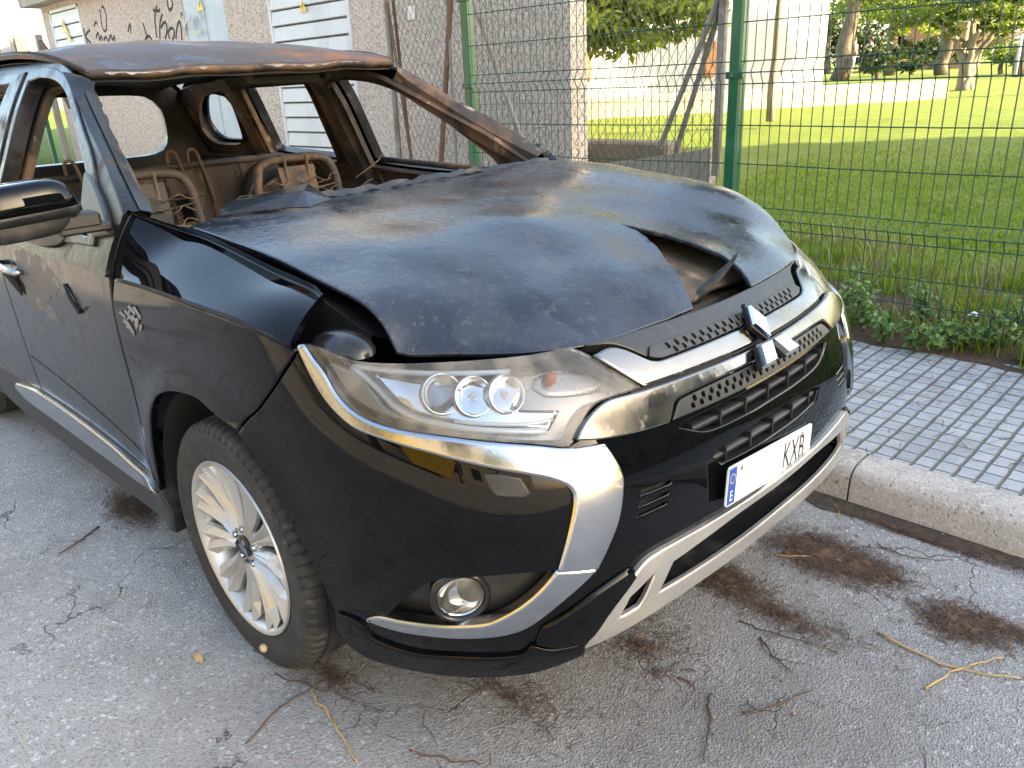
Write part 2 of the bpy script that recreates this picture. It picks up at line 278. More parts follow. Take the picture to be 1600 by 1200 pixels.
# ------------------------------------------------------------------ mesh helpers
class MB:
    def __init__(s): s.v = []; s.f = []; s.n = []; s.c = 0
    def add(s, verts, faces, normals=None):
        verts = np.asarray(verts, float).reshape(-1, 3); b = s.c
        s.v.append(verts); s.f += [tuple(int(i)+b for i in f) for f in faces]; s.c += len(verts)
        s.n.append(np.asarray(normals, float) if normals is not None else np.zeros((len(verts), 3))); return s
    def mesh(s, name):
        me = bpy.data.meshes.new(name); me.from_pydata(np.concatenate(s.v).tolist(), [], s.f); return me
    def build(s, name, m, parent=None, smooth=False, normals=False, auto=None):
        me = s.mesh(name); me.materials.append(m)
        if smooth or normals: me.polygons.foreach_set('use_smooth', [True]*len(me.polygons))
        me.update()
        if normals: me.normals_split_custom_set_from_vertices(np.concatenate(s.n).tolist())
        if auto: me.set_sharp_from_angle(angle=R(auto))
        o = bpy.data.objects.new(name, me); COL.objects.link(o)
        if parent: o.parent = parent
        return o
    # --- shapes
    def box(s, c, d, rot=None, bev=0.):
        c = np.array(c, float); d = np.array(d, float)/2
        if bev <= 0:
            v = np.array([(x, y, z) for x in (-1, 1) for y in (-1, 1) for z in (-1, 1)], float)*d
            f = [(0, 1, 3, 2), (4, 6, 7, 5), (0, 4, 5, 1), (2, 3, 7, 6), (0, 2, 6, 4), (1, 5, 7, 3)]
        else:
            v = []; idx = {}
            for x in (-1, 1):
                for y in (-1, 1):
                    for z in (-1, 1):
                        p = np.array((x, y, z), float)
                        for a in range(3):
                            q = p*(d-bev); q[a] = p[a]*d[a]; idx[(x, y, z, a)] = len(v); v.append(q)
            v = np.array(v); f = []
            for a in range(3):
                o = [i for i in range(3) if i != a]
                for sg in (-1, 1):
                    l = []
                    for (p, q) in ((-1, -1), (1, -1), (1, 1), (-1, 1)):
                        k = [0, 0, 0]; k[a] = sg; k[o[0]] = p; k[o[1]] = q; l.append(idx[(*k, a)])
                    f.append(tuple(l))
                for p in (-1, 1):
                    for q in (-1, 1):
                        k = [0, 0, 0]; k[o[0]] = p; k[o[1]] = q; k1 = list(k); k2 = list(k); k1[a] = -1; k2[a] = 1
                        f.append((idx[(*k1, o[0])], idx[(*k2, o[0])], idx[(*k2, o[1])], idx[(*k1, o[1])]))
            for x in (-1, 1):
                for y in (-1, 1):
                    for z in (-1, 1): f.append(tuple(idx[(x, y, z, a)] for a in range(3)))
            ff = []
            for q in f:
                cc = v[list(q)].mean(0); nn = np.cross(v[q[1]]-v[q[0]], v[q[2]]-v[q[0]])
                ff.append(q if nn@cc > 0 else q[::-1])
            f = ff
        if rot is not None: v = v@np.array(rot).T
        return s.add(v+c, f)
    def tube(s, pts, r, n=8, cap=True):
        P = np.asarray(pts, float); m = len(P); rr = np.broadcast_to(np.asarray(r, float), (m,))
        T = np.gradient(P, axis=0); T /= np.linalg.norm(T, axis=1)[:, None]+1e-12
        up = np.array([0, 0, 1.]) if abs(T[0, 2]) < .9 else np.array([1., 0, 0])
        a = np.linspace(0, 2*np.pi, n, endpoint=False); V = []
        x = np.cross(up, T[0]); x /= np.linalg.norm(x)
        for i in range(m):
            x = x-T[i]*(x@T[i]); x /= np.linalg.norm(x)+1e-12; y = np.cross(T[i], x)
            V.append(P[i]+rr[i]*(np.cos(a)[:, None]*x+np.sin(a)[:, None]*y))
        F = [(i*n+j, i*n+(j+1) % n, (i+1)*n+(j+1) % n, (i+1)*n+j) for i in range(m-1) for j in range(n)]
        if cap: F += [tuple(range(n))[::-1], tuple((m-1)*n+j for j in range(n))]
        return s.add(np.concatenate(V), F)
    def lathe(s, prof, ax_o, ax=(0, -1, 0), n=96, closed=False):
        """prof: (radius, height along ax)"""
        ax = np.array(ax, float); ax /= np.linalg.norm(ax); u = np.cross(ax, (0, 0, 1.)); 
        if np.linalg.norm(u) < 1e-6: u = np.array([1., 0, 0])
        u /= np.linalg.norm(u); w_ = np.cross(ax, u); o = np.array(ax_o, float); m = len(prof); V = []
        for k in range(n):
            t = 2*np.pi*k/n; d = np.cos(t)*u+np.sin(t)*w_
            V += [o+r*d+h*ax for r, h in prof]
        mm = m if closed else m-1
        F = [(k*m+i, k*m+(i+1) % m, ((k+1) % n)*m+(i+1) % m, ((k+1) % n)*m+i) for k in range(n) for i in range(mm)]
        return s.add(V, F)
    def prism(s, poly, ext):
        P = np.asarray(poly, float); n = len(P); V = np.concatenate([P, P+np.asarray(ext, float)])
        nn = np.zeros(3)
        for i in range(n): nn += np.cross(P[i], P[(i+1) % n])
        f1 = tuple(range(n)); f2 = tuple(range(n, 2*n)); F = [f1[::-1], f2] if nn@np.asarray(ext) > 0 else [f1, f2[::-1]]
        F += [((i+1) % n, i, i+n, (i+1) % n+n) if nn@np.asarray(ext) < 0 else (i, (i+1) % n, (i+1) % n+n, i+n) for i in range(n)]
        return s.add(V, F)
    def grid(s, P, closed=False):
        P = np.asarray(P, float); a, b = P.shape[:2]
        F = [(i*b+j, (i+1)*b+j, (i+1)*b+j+1, i*b+j+1) for i in range(a-1) for j in range(b-1)]
        return s.add(P.reshape(-1, 3), F)
def empty(name, loc=(0, 0, 0), parent=None):
    o = bpy.data.objects.new(name, None); COL.objects.link(o); o.location = loc; o.empty_display_size = .2
    if parent: o.parent = parent
    return o
def tag(o, label=None, cat=None, group=None, kind=None):
    if label: o['label'] = label
    if cat: o['category'] = cat
    if group: o['group'] = group
    if kind: o['kind'] = kind
    return o
def inpoly(P, poly):
    x, y = P[:, 0], P[:, 1]; r = np.zeros(len(P), bool); n = len(poly); j = n-1
    for i in range(n):
        xi, yi = poly[i]; xj, yj = poly[j]
        if yi != yj: r ^= ((yi > y) != (yj > y)) & (x < (xj-xi)*(y-yi)/(yj-yi)+xi)
        j = i
    return r
def dist_loop(P, L):
    A = L; B = np.roll(L, -1, 0); d = np.full(len(P), 1e9)
    for a, b in zip(A, B):
        ab = b-a; t = np.clip(((P-a)@ab)/(ab@ab+1e-15), 0, 1); d = np.minimum(d, np.hypot(*(P-a-t[:, None]*ab).T))
    return d
def area(L): x, y = L.T; return .5*(x@np.roll(y, -1)-y@np.roll(x, -1))
def smooth_loop(pts, step=.02, corner=38, closed=True):
    """Catmull-Rom through the outline, keeping its corners sharp"""
    P = np.asarray(pts, float); n = len(P); out = []
    e = np.roll(P, -1, 0)-P
    ang = []
    for i in range(n):
        a, b = e[i-1], e[i]; ang.append(abs(math.degrees(math.atan2(a[0]*b[1]-a[1]*b[0], a@b))) > corner)
    for i in range(n if closed else n-1):
        p1, p2 = P[i], P[(i+1) % n]; p0 = P[i-1] if (closed or i > 0) else p1; p3 = P[(i+2) % n] if (closed or i < n-2) else p2
        l = np.hypot(*(p2-p1)); k = max(1, int(math.ceil(l/step)))
        t1 = (p2-p0)/2*min(1, 1.2*l/(np.hypot(*(p1-p0))+1e-9)) if not ang[i] else (p2-p1); t2 = (p3-p1)/2*min(1, 1.2*l/(np.hypot(*(p3-p2))+1e-9)) if not ang[(i+1) % n] else (p2-p1)
        if not closed and i == 0: t1 = p2-p1
        if not closed and i == n-2: t2 = p2-p1
        for q in range(k):
            t = q/k; out.append((2*t**3-3*t*t+1)*p1+(t**3-2*t*t+t)*t1+(-2*t**3+3*t*t)*p2+(t**3-t*t)*t2)
    if not closed: out.append(P[-1])
    return np.array(out)
def inset(L, b):
    a = np.roll(L, 1, 0); c = np.roll(L, -1, 0)
    n1 = np.stack([-(L-a)[:, 1], (L-a)[:, 0]], 1); n2 = np.stack([-(c-L)[:, 1], (c-L)[:, 0]], 1)
    n1 /= np.linalg.norm(n1, axis=1)[:, None]+1e-12; n2 /= np.linalg.norm(n2, axis=1)[:, None]+1e-12
    m = n1+n2; q = (m*m).sum(1)[:, None]
    return L+m*2*b/np.maximum(q, .9)
def panel(name, F, fl, poly, m, parent, off=0., depth=.015, bev=.003, res=.03, holes=(), back=False, raw=False, corner=38, hole_depth=None, jitter=0):
    """A sheet-metal style panel lying on surface F(u, v): cap with true surface normals, a rounded edge and turned-in walls."""
    loops = [np.asarray(poly, float) if raw else smooth_loop(poly, res*.8, corner)]
    for h in holes: loops.append(np.asarray(h, float) if raw else smooth_loop(h, res*.8, corner))
    if area(loops[0]) < 0: loops[0] = loops[0][::-1]
    for i in range(1, len(loops)):
        if area(loops[i]) > 0: loops[i] = loops[i][::-1]
    ins = [inset(l, bev) for l in loops]
    lo = loops[0].min(0); hi = loops[0].max(0)
    gx = np.arange(lo[0], hi[0], res); gy = np.arange(lo[1], hi[1], res*.87)
    X, Y = np.meshgrid(gx, gy); X = X+(np.arange(len(gy)) % 2)[:, None]*res*.5; Q = np.stack([X.ravel(), Y.ravel()], 1)
    ok = inpoly(Q, ins[0])
    for l in ins[1:]: ok &= ~inpoly(Q, l)
    Q = Q[ok]
    for l in ins: Q = Q[dist_loop(Q, l) > res*.42]
    V = np.concatenate(ins+[Q]); E = []; b = 0
    for l in ins:
        E += [(b+i, b+(i+1) % len(l)) for i in range(len(l))]; b += len(l)
    ov, oe, of, _, _, _ = delaunay_2d_cdt([Vector(p) for p in V], E, [], 0, 1e-7)
    ov = np.array([tuple(p) for p in ov]); of = np.array([tuple(f) for f in of])
    c = ov[of].mean(1); ok = inpoly(c, ins[0])
    for l in ins[1:]: ok &= ~inpoly(c, l)
    of = of[ok]
    mb = MB()
    nn = nrm(F, ov[:, 0], ov[:, 1], flip=fl); pp = F(ov[:, 0], ov[:, 1])
    fc = orient(pp, of, nn); mb.add(pp+nn*off, fc, nn)
    if back: mb.add(pp+nn*(off-depth), [f[::-1] for f in fc], -nn)
    for k, (l, i_) in enumerate(zip(loops, ins)):
        n0 = nrm(F, l[:, 0], l[:, 1], flip=fl); p0 = F(l[:, 0], l[:, 1]); p1 = F(i_[:, 0], i_[:, 1]); n1 = nrm(F, i_[:, 0], i_[:, 1], flip=fl)
        t = np.roll(p0, -1, 0)-np.roll(p0, 1, 0); o = np.cross(t, n0); o /= np.linalg.norm(o, axis=1)[:, None]+1e-12
        sg = np.sign(((p0-p1)*o).sum()) or 1; o = o*sg
        dp = depth if (k == 0 or hole_depth is None) else hole_depth
        h = n0+o; h /= np.linalg.norm(h, axis=1)[:, None]
        q = len(l); V3 = np.concatenate([p1+n1*off, p0+n0*(off-bev), p0+n0*(off-bev), p0+n0*(off-dp)])
        NN = np.concatenate([n1, h, o, o]); fs = []
        for i in range(q):
            j = (i+1) % q; fs.append((i, j, q+j, q+i)); fs.append((2*q+i, 2*q+j, 3*q+j, 3*q+i))
        mb.add(V3, orient(V3, fs, NN), NN)
    return mb.build(name, m, parent, normals=True)
def orient(P, fs, nn):
    out = []
    for f in fs:
        f = tuple(int(x) for x in f); a, b, c = P[f[0]], P[f[1]], P[f[2]]
        g = np.cross(b-a, c-a)
        if len(f) == 4: g = g+np.cross(c-a, P[f[3]]-a)
        out.append(f if g@nn[list(f)].sum(0) >= 0 else f[::-1])
    return out
def strip(name, F, fl, pts, wd, m, parent, off=.001, step=.02, smooth=True):
    L = smooth_loop(pts, step, 60, closed=False) if smooth else np.asarray(pts, float)
    t = np.gradient(L, axis=0); t /= np.linalg.norm(t, axis=1)[:, None]; n2 = np.stack([-t[:, 1], t[:, 0]], 1)
    P = []
    for sg in (-1, 1):
        q = L+n2*wd/2*sg; P.append(F(q[:, 0], q[:, 1])+nrm(F, q[:, 0], q[:, 1], flip=fl)*off)
    mb = MB(); n = len(L); V = np.concatenate(P); nn = nrm(F, L[:, 0], L[:, 1], flip=fl); NN = np.concatenate([nn, nn])
    mb.add(V, orient(V, [(i, i+1, n+i+1, n+i) for i in range(n-1)], NN), NN)
    return mb.build(name, m, parent, normals=True)

# ---- car surfaces: lower body skin G(s, z), hood H(x, y), fender top, greenhouse side ----
def nspline(x, Y):
    """natural cubic spline coefficients through (x, Y); Y may be (n, k)"""
    x = np.asarray(x, float); Y = np.asarray(Y, float); n = len(x)
    h = np.diff(x); A = np.zeros((n, n)); B = np.zeros_like(Y)
    A[0, 0] = A[-1, -1] = 1
    for i in range(1, n - 1):
        A[i, i-1] = h[i-1]; A[i, i] = 2*(h[i-1]+h[i]); A[i, i+1] = h[i]
        B[i] = 6*((Y[i+1]-Y[i])/h[i]-(Y[i]-Y[i-1])/h[i-1])
    M = np.linalg.solve(A, B)
    return x, Y, M
def sev(sp, t):
    x, Y, M = sp; t = np.asarray(t, float)
    i = np.clip(np.searchsorted(x, t)-1, 0, len(x)-2)
    h = x[i+1]-x[i]; a = (x[i+1]-t)/h; b = (t-x[i])/h
    ex = (lambda v: v[:, None]) if Y.ndim == 2 else (lambda v: v)
    a = ex(a); b = ex(b); h = ex(h)
    # linear extrapolation outside the table
    c = np.clip(a, 0, 1); d = np.clip(b, 0, 1)
    return a*Y[i]+b*Y[i+1]+((c**3-c)*M[i]+(d**3-d)*M[i+1])*h*h/6
ZR = [.20, .35, .50, .65, .80, .92, 1.00]
TB = [  # plan curves of the body skin, nose centre -> right flank, at each height above
 [(.90,0),(.893,-.25),(.86,-.45),(.80,-.60),(.70,-.70),(.56,-.79),(.40,-.85),(.0,-.872),(-.42,-.868),(-1.4,-.868),(-2.4,-.868),(-3.2,-.83)],
 [(1.0,0),(.99,-.25),(.955,-.45),(.88,-.62),(.775,-.73),(.62,-.815),(.43,-.872),(.0,-.885),(-.42,-.878),(-1.4,-.878),(-2.4,-.878),(-3.2,-.84)],
 [(1.02,0),(1.007,-.25),(.975,-.45),(.915,-.62),(.81,-.74),(.645,-.827),(.44,-.880),(.0,-.893),(-.42,-.888),(-1.4,-.888),(-2.4,-.888),(-3.2,-.85)],
 [(1.005,0),(.995,-.25),(.968,-.45),(.908,-.62),(.81,-.738),(.64,-.827),(.44,-.880),(.0,-.897),(-.42,-.894),(-1.4,-.894),(-2.4,-.894),(-3.2,-.86)],
 [(.967,0),(.957,-.25),(.925,-.45),(.863,-.62),(.77,-.735),(.62,-.818),(.44,-.873),(.0,-.899),(-.42,-.899),(-1.4,-.899),(-2.4,-.899),(-3.2,-.865)],
 [(.875,0),(.86,-.25),(.83,-.45),(.775,-.60),(.69,-.71),(.57,-.795),(.43,-.858),(.0,-.895),(-.42,-.898),(-1.4,-.898),(-2.4,-.898),(-3.2,-.865)],
 [(.77,0),(.755,-.25),(.72,-.45),(.67,-.58),(.60,-.68),(.51,-.775),(.41,-.848),(.0,-.888),(-.42,-.89),(-1.4,-.89),(-2.4,-.89),(-3.2,-.86)]]
def _mk():
    T = np.array(TB)                                  # rows, cols, 2
    ref = T[3]; s = np.concatenate([[0], np.cumsum(np.hypot(*np.diff(ref, axis=0).T))])
    sF = np.concatenate([-s[:0:-1], s])
    rows = []
    for r in T:
        L = r[:0:-1].copy(); L[:, 1] *= -1
        rows.append(nspline(sF, np.concatenate([L, r])))
    return s, rows
SK, ROWS = _mk()
ZSPN = None
def _zmat():
    # spline basis in z: value at z is linear in row values
    n = len(ZR); return [nspline(ZR, np.eye(n)[k]) for k in range(n)]
ZB = _zmat()
def G(s, z):
    s = np.atleast_1d(np.asarray(s, float)); z = np.atleast_1d(np.asarray(z, float))
    xy = sum(sev(ROWS[k], s)*sev(ZB[k], z)[:, None] for k in range(len(ZR)))
    x, y = xy[:, 0], xy[:, 1]
    # wheel-arch flare
    for cx in (0.0, -2.67):
        d = np.hypot(x-cx, z-.36)
        fl = .018*np.exp(-((d-.41)/.07)**2)*np.clip((.9-z)/.15, 0, 1)*np.clip((x+3.1)/.2, 0, 1)*np.clip((.45-x)/.2, 0, 1)
        y = y+np.sign(y)*fl
    return np.stack([x, y, z], -1)
def nrm(F, a, b, e=1e-3, flip=1):
    a = np.atleast_1d(np.asarray(a, float)); b = np.atleast_1d(np.asarray(b, float))
    du = F(a+e, b)-F(a-e, b); dv = F(a, b+e)-F(a, b-e)
    n = np.cross(du, dv)*flip
    return n/np.linalg.norm(n, axis=1)[:, None]
# hood: thin-plate spline z(x, y)
HP = np.array([(-.32,-.72,1.107),(-.42,-.35,1.112),(-.44,0,1.112),(-.36,.35,1.118),(-.22,.65,1.146),(-.28,.75,1.12),
 (.0,-.35,1.11),(.0,0,1.118),(.0,.35,1.125),(.04,.66,1.138),
 (.3,-.35,1.075),(.35,0,1.083),(.35,.35,1.09),(.3,.66,1.110),
 (.55,-.4,1.005),(.60,0,1.02),(.62,.3,1.01),(.485,.66,1.073),(.60,.66,1.014),(.70,.66,.935),
 (-.137,-.7,1.094),(.052,-.7,1.079),(.22,-.7,1.058),(.34,-.7,1.038),(.44,-.7,1.018),(.5,-.7,.985),(.535,-.7,.943),
 (.60,-.64,.932),(.66,-.58,.926),(.775,-.45,.926),(.80,-.28,.926),(.835,-.09,.937),(.84,.05,.938),(.836,.16,.940),(.79,.48,.937),
 (.74,-.15,.980),(.745,.15,.988),(.71,.4,.988),(-.5,.8,1.12),(-.5,-.8,1.1),(.1,-.8,1.06),(.1,.8,1.09)])
def _tps(P, lam=2e-4):
    n = len(P); d = np.hypot(P[:, None, 0]-P[None, :, 0], P[:, None, 1]-P[None, :, 1])
    K = np.where(d > 0, d*d*np.log(d+1e-12), 0)+lam*np.eye(n)
    Q = np.c_[np.ones(n), P[:, :2]]
    A = np.block([[K, Q], [Q.T, np.zeros((3, 3))]])
    return np.linalg.solve(A, np.r_[P[:, 2], 0, 0, 0])
HC = _tps(HP)
HB = [(.1,-.3,.12,-.006),(.3,-.12,.10,.006),(.05,.1,.14,.005),(.42,-.5,.10,-.006),(.5,-.2,.09,-.006),(.2,.4,.12,-.005),(.55,.5,.09,-.005),(-.15,-.45,.12,.005),(.62,-.38,.07,.005),(.36,.22,.08,-.006),(-.1,.3,.1,-.004),(.25,-.62,.09,-.004)]
def Hs(x, y):
    x = np.atleast_1d(np.asarray(x, float)); y = np.atleast_1d(np.asarray(y, float))
    d = np.hypot(x[:, None]-HP[None, :, 0], y[:, None]-HP[None, :, 1])
    z = (np.where(d > 0, d*d*np.log(d+1e-12), 0))@HC[:-3]+HC[-3]+HC[-2]*x+HC[-1]*y
    for bx, by, br, bh in HB: z = z+1.5*bh*np.exp(-((x-bx)**2+(y-by)**2)/br**2)
    # lifted lip on the kerb side of the tear
    tx, ty = x-.458, y-.126; t = (tx*.377-ty*.106)/.1534; d = (tx*.106+ty*.377)/.3916
    z = z+.011*np.clip(t/.5, 0, 1)*np.clip(d/.02, 0, 1)*np.exp(-np.maximum(d, 0)/.13)*np.clip((1.25-t)/.2, 0, 1)
    return np.stack([x, y, z], -1)
# greenhouse side plane, sd = -1 right, +1 left
def Ts(x, z, sd=-1):
    x = np.atleast_1d(np.asarray(x, float)); z = np.atleast_1d(np.asarray(z, float))
    y = .87-.46*np.maximum(z-1.05, -.045)-.05*np.clip((z-1.35)/.2, 0, 2)**2*.5-.012*np.clip((-x-2.2), 0, 2)**2
    return np.stack([x, sd*y, z], -1)

# outlines in car coordinates: (s, z) on the body skin, (x, y) on the bonnet
D = {
 'intake': [[0, 0.5315], [0.1822, 0.5302], [0.2993, 0.5194], [0.4029, 0.5054], [0.4402, 0.4493], [0.2969, 0.4579], [0.1455, 0.4637], [0, 0.4668]],
 'skid_gap': [[0.5344, 0.4285], [0.5134, 0.4694], [0.4573, 0.4998], [0.4515, 0.5036], [0.4763, 0.456], [0.4897, 0.4364], [0.5226, 0.4286]],
 'skid_out': [[0, 0.5512], [0.2994, 0.5496], [0.3889, 0.5481], [0.4416, 0.5455], [0.4803, 0.537], [0.5159, 0.5086], [0.5664, 0.444], [0.5938, 0.3687], [0.5947, 0.3637], [0.5446, 0.3773], [0.4427, 0.4006], [0.2934, 0.4195], [0, 0.4297]],
 'honey': [[0, 0.9132], [0.3109, 0.9139], [0.33, 0.8998], [0.3042, 0.8918], [0, 0.8921]],
 'honey_low': [[0, 0.8235], [0.3205, 0.8199], [0.3591, 0.7922], [0, 0.789]],
 'bar_high': [[0, 0.8573], [0.2515, 0.8581], [0.3872, 0.8601], [0.4524, 0.9253], [0.3892, 0.9274], [0.3354, 0.8945], [0.3073, 0.8889], [0, 0.8893]],
 'bar_wide': [[0, 0.85], [0.2623, 0.8518], [0.3961, 0.8543], [0.4807, 0.857], [0.5153, 0.8508], [0.5485, 0.8365], [0.5696, 0.8217], [0.5815, 0.8086], [0.5386, 0.8011], [0.4581, 0.7943], [0.3722, 0.7906], [0.3298, 0.8238], [0, 0.8276]],
 'skid_tri': [[0.5209, 0.4073], [0.4999, 0.4526], [0.442, 0.4843], [0.4335, 0.4882], [0.4614, 0.4385], [0.4747, 0.4173], [0.5087, 0.4076]],
 'headlight': [[1.1672, 0.98], [1.1175, 0.9765], [1.0065, 0.9548], [0.8801, 0.9512], [0.771, 0.9513], [0.6751, 0.95], [0.5725, 0.9479], [0.4752, 0.9453], [0.4354, 0.9166], [0.4079, 0.8884], [0.3813, 0.8608], [0.492, 0.859], [0.5315, 0.8476], [0.5724, 0.8149], [0.5947, 0.7995], [0.6581, 0.8145], [0.739, 0.8271], [0.8258, 0.837], [0.9387, 0.8423], [1.0112, 0.8519], [1.0623, 0.8697], [1.0952, 0.8957], [1.1197, 0.931], [1.1471, 0.9561]],
 'c_upper': [[1.1769, 0.978], [1.1517, 0.9814], [1.1323, 0.9576], [1.1057, 0.9325], [1.0815, 0.898], [1.0494, 0.8723], [0.9997, 0.8536], [0.9292, 0.8431], [0.8222, 0.8356], [0.7396, 0.8252], [0.662, 0.8125], [0.6011, 0.7986], [0.5274, 0.7929], [0.5155, 0.7603], [0.5073, 0.7313], [0.5107, 0.7088], [0.5324, 0.6486], [0.563, 0.5973], [0.5883, 0.5577], [0.6685, 0.5695], [0.6504, 0.62], [0.6337, 0.6618], [0.6208, 0.694], [0.615, 0.7182], [0.6231, 0.7363], [0.6591, 0.7566], [0.7527, 0.7832], [0.8543, 0.8058], [0.9432, 0.8187], [1.0378, 0.8355], [1.0879, 0.8613], [1.1269, 0.8951], [1.1581, 0.9384]],
 'c_lower': [[0.5852, 0.56], [0.613, 0.537], [0.6544, 0.5027], [0.6921, 0.4666], [0.722, 0.4414], [0.7621, 0.4259], [0.8281, 0.4134], [0.9017, 0.4038], [0.9819, 0.3947], [1.0488, 0.3943], [1.0782, 0.3994], [1.0404, 0.4209], [0.9797, 0.4276], [0.9008, 0.4385], [0.8288, 0.4506], [0.7895, 0.4611], [0.7456, 0.4909], [0.7074, 0.5271], [0.6693, 0.5741]],
 'fogpanel': [[1.0313, 0.411], [0.9844, 0.4737], [0.9167, 0.5337], [0.863, 0.552], [0.7669, 0.5673], [0.6891, 0.569], [0.6649, 0.5685], [0.7056, 0.5159], [0.745, 0.4781], [0.7908, 0.4466], [0.8321, 0.4353], [0.9076, 0.4222], [0.9894, 0.4106]],
 'washer': [[0.7697, 0.7728], [0.732, 0.7698], [0.7015, 0.7605], [0.6912, 0.7308], [0.7033, 0.7238], [0.755, 0.7319], [0.7632, 0.7405]],
 'vent': [[[0.4653, 0.6841], [0.3857, 0.6798], [0.3887, 0.6718], [0.4682, 0.6733]], [[0.4742, 0.6618], [0.3946, 0.6577], [0.3969, 0.6522], [0.4767, 0.6511]], [[0.482, 0.6414], [0.4041, 0.6393], [0.4058, 0.6326], [0.4852, 0.6317]]],
 'drl': [[1.1192, 0.9534], [1.0468, 0.942], [1.0094, 0.9202], [0.9739, 0.8801], [0.9334, 0.8599], [0.9796, 0.8604], [1.0424, 0.8754], [1.0809, 0.9009]],
 'hl_inner': [[0.9924, 0.9431], [0.8535, 0.9374], [0.6894, 0.9312], [0.6222, 0.9252], [0.6211, 0.908], [0.6634, 0.8848], [0.5609, 0.8697], [0.6062, 0.8342], [0.7288, 0.8549], [0.8651, 0.8671], [0.9166, 0.8759], [0.9499, 0.8964]],
 'hood': [[-0.3253, -0.6979], [-0.1488, -0.6942], [0.0411, -0.6939], [0.2105, -0.6943], [0.3304, -0.6939], [0.432, -0.6954], [0.492, -0.6991], [0.5353, -0.7033], [0.596, -0.6394], [0.6573, -0.575], [0.7203, -0.5115], [0.7739, -0.4369], [0.7894, -0.3632], [0.7993, -0.2773], [0.821, -0.1903], [0.8296, -0.0896], [0.8455, 0.1218], [0.8374, 0.2012], [0.8281, 0.2891], [0.8131, 0.3824], [0.7855, 0.4962]],
 'tear': [[0.8289, -0.099], [0.7949, -0.0664], [0.7388, -0.0173], [0.6762, 0.027], [0.6117, 0.0793], [0.562, 0.1079], [0.5176, 0.1271], [0.4575, 0.1276], [0.5099, 0.1466], [0.5625, 0.1769], [0.64, 0.1858], [0.7, 0.1815], [0.7356, 0.1875], [0.781, 0.1759], [0.8193, 0.1566], [0.8427, 0.1389]],
 'fender_rear': [[2.022, 1.0019], [2.054, 0.9421], [2.0545, 0.8901], [2.0517, 0.8552], [2.0555, 0.7441], [2.0567, 0.6294], [2.019, 0.5266], [2.0317, 0.4363], [2.0236, 0.3838]],
 'arch': [[2.0236, 0.3838], [1.975, 0.5405], [1.9161, 0.6633], [1.8762, 0.705], [1.8306, 0.7363], [1.7409, 0.7687], [1.6091, 0.7853], [1.5224, 0.7712], [1.4234, 0.7537], [1.3444, 0.7011], [1.2831, 0.6187], [1.2362, 0.5287], [1.1985, 0.4472], [1.1774, 0.3819]]}
for k in D: D[k] = [[tuple(q) for q in p] for p in D[k]] if k == 'vent' else [tuple(p) for p in D[k]]
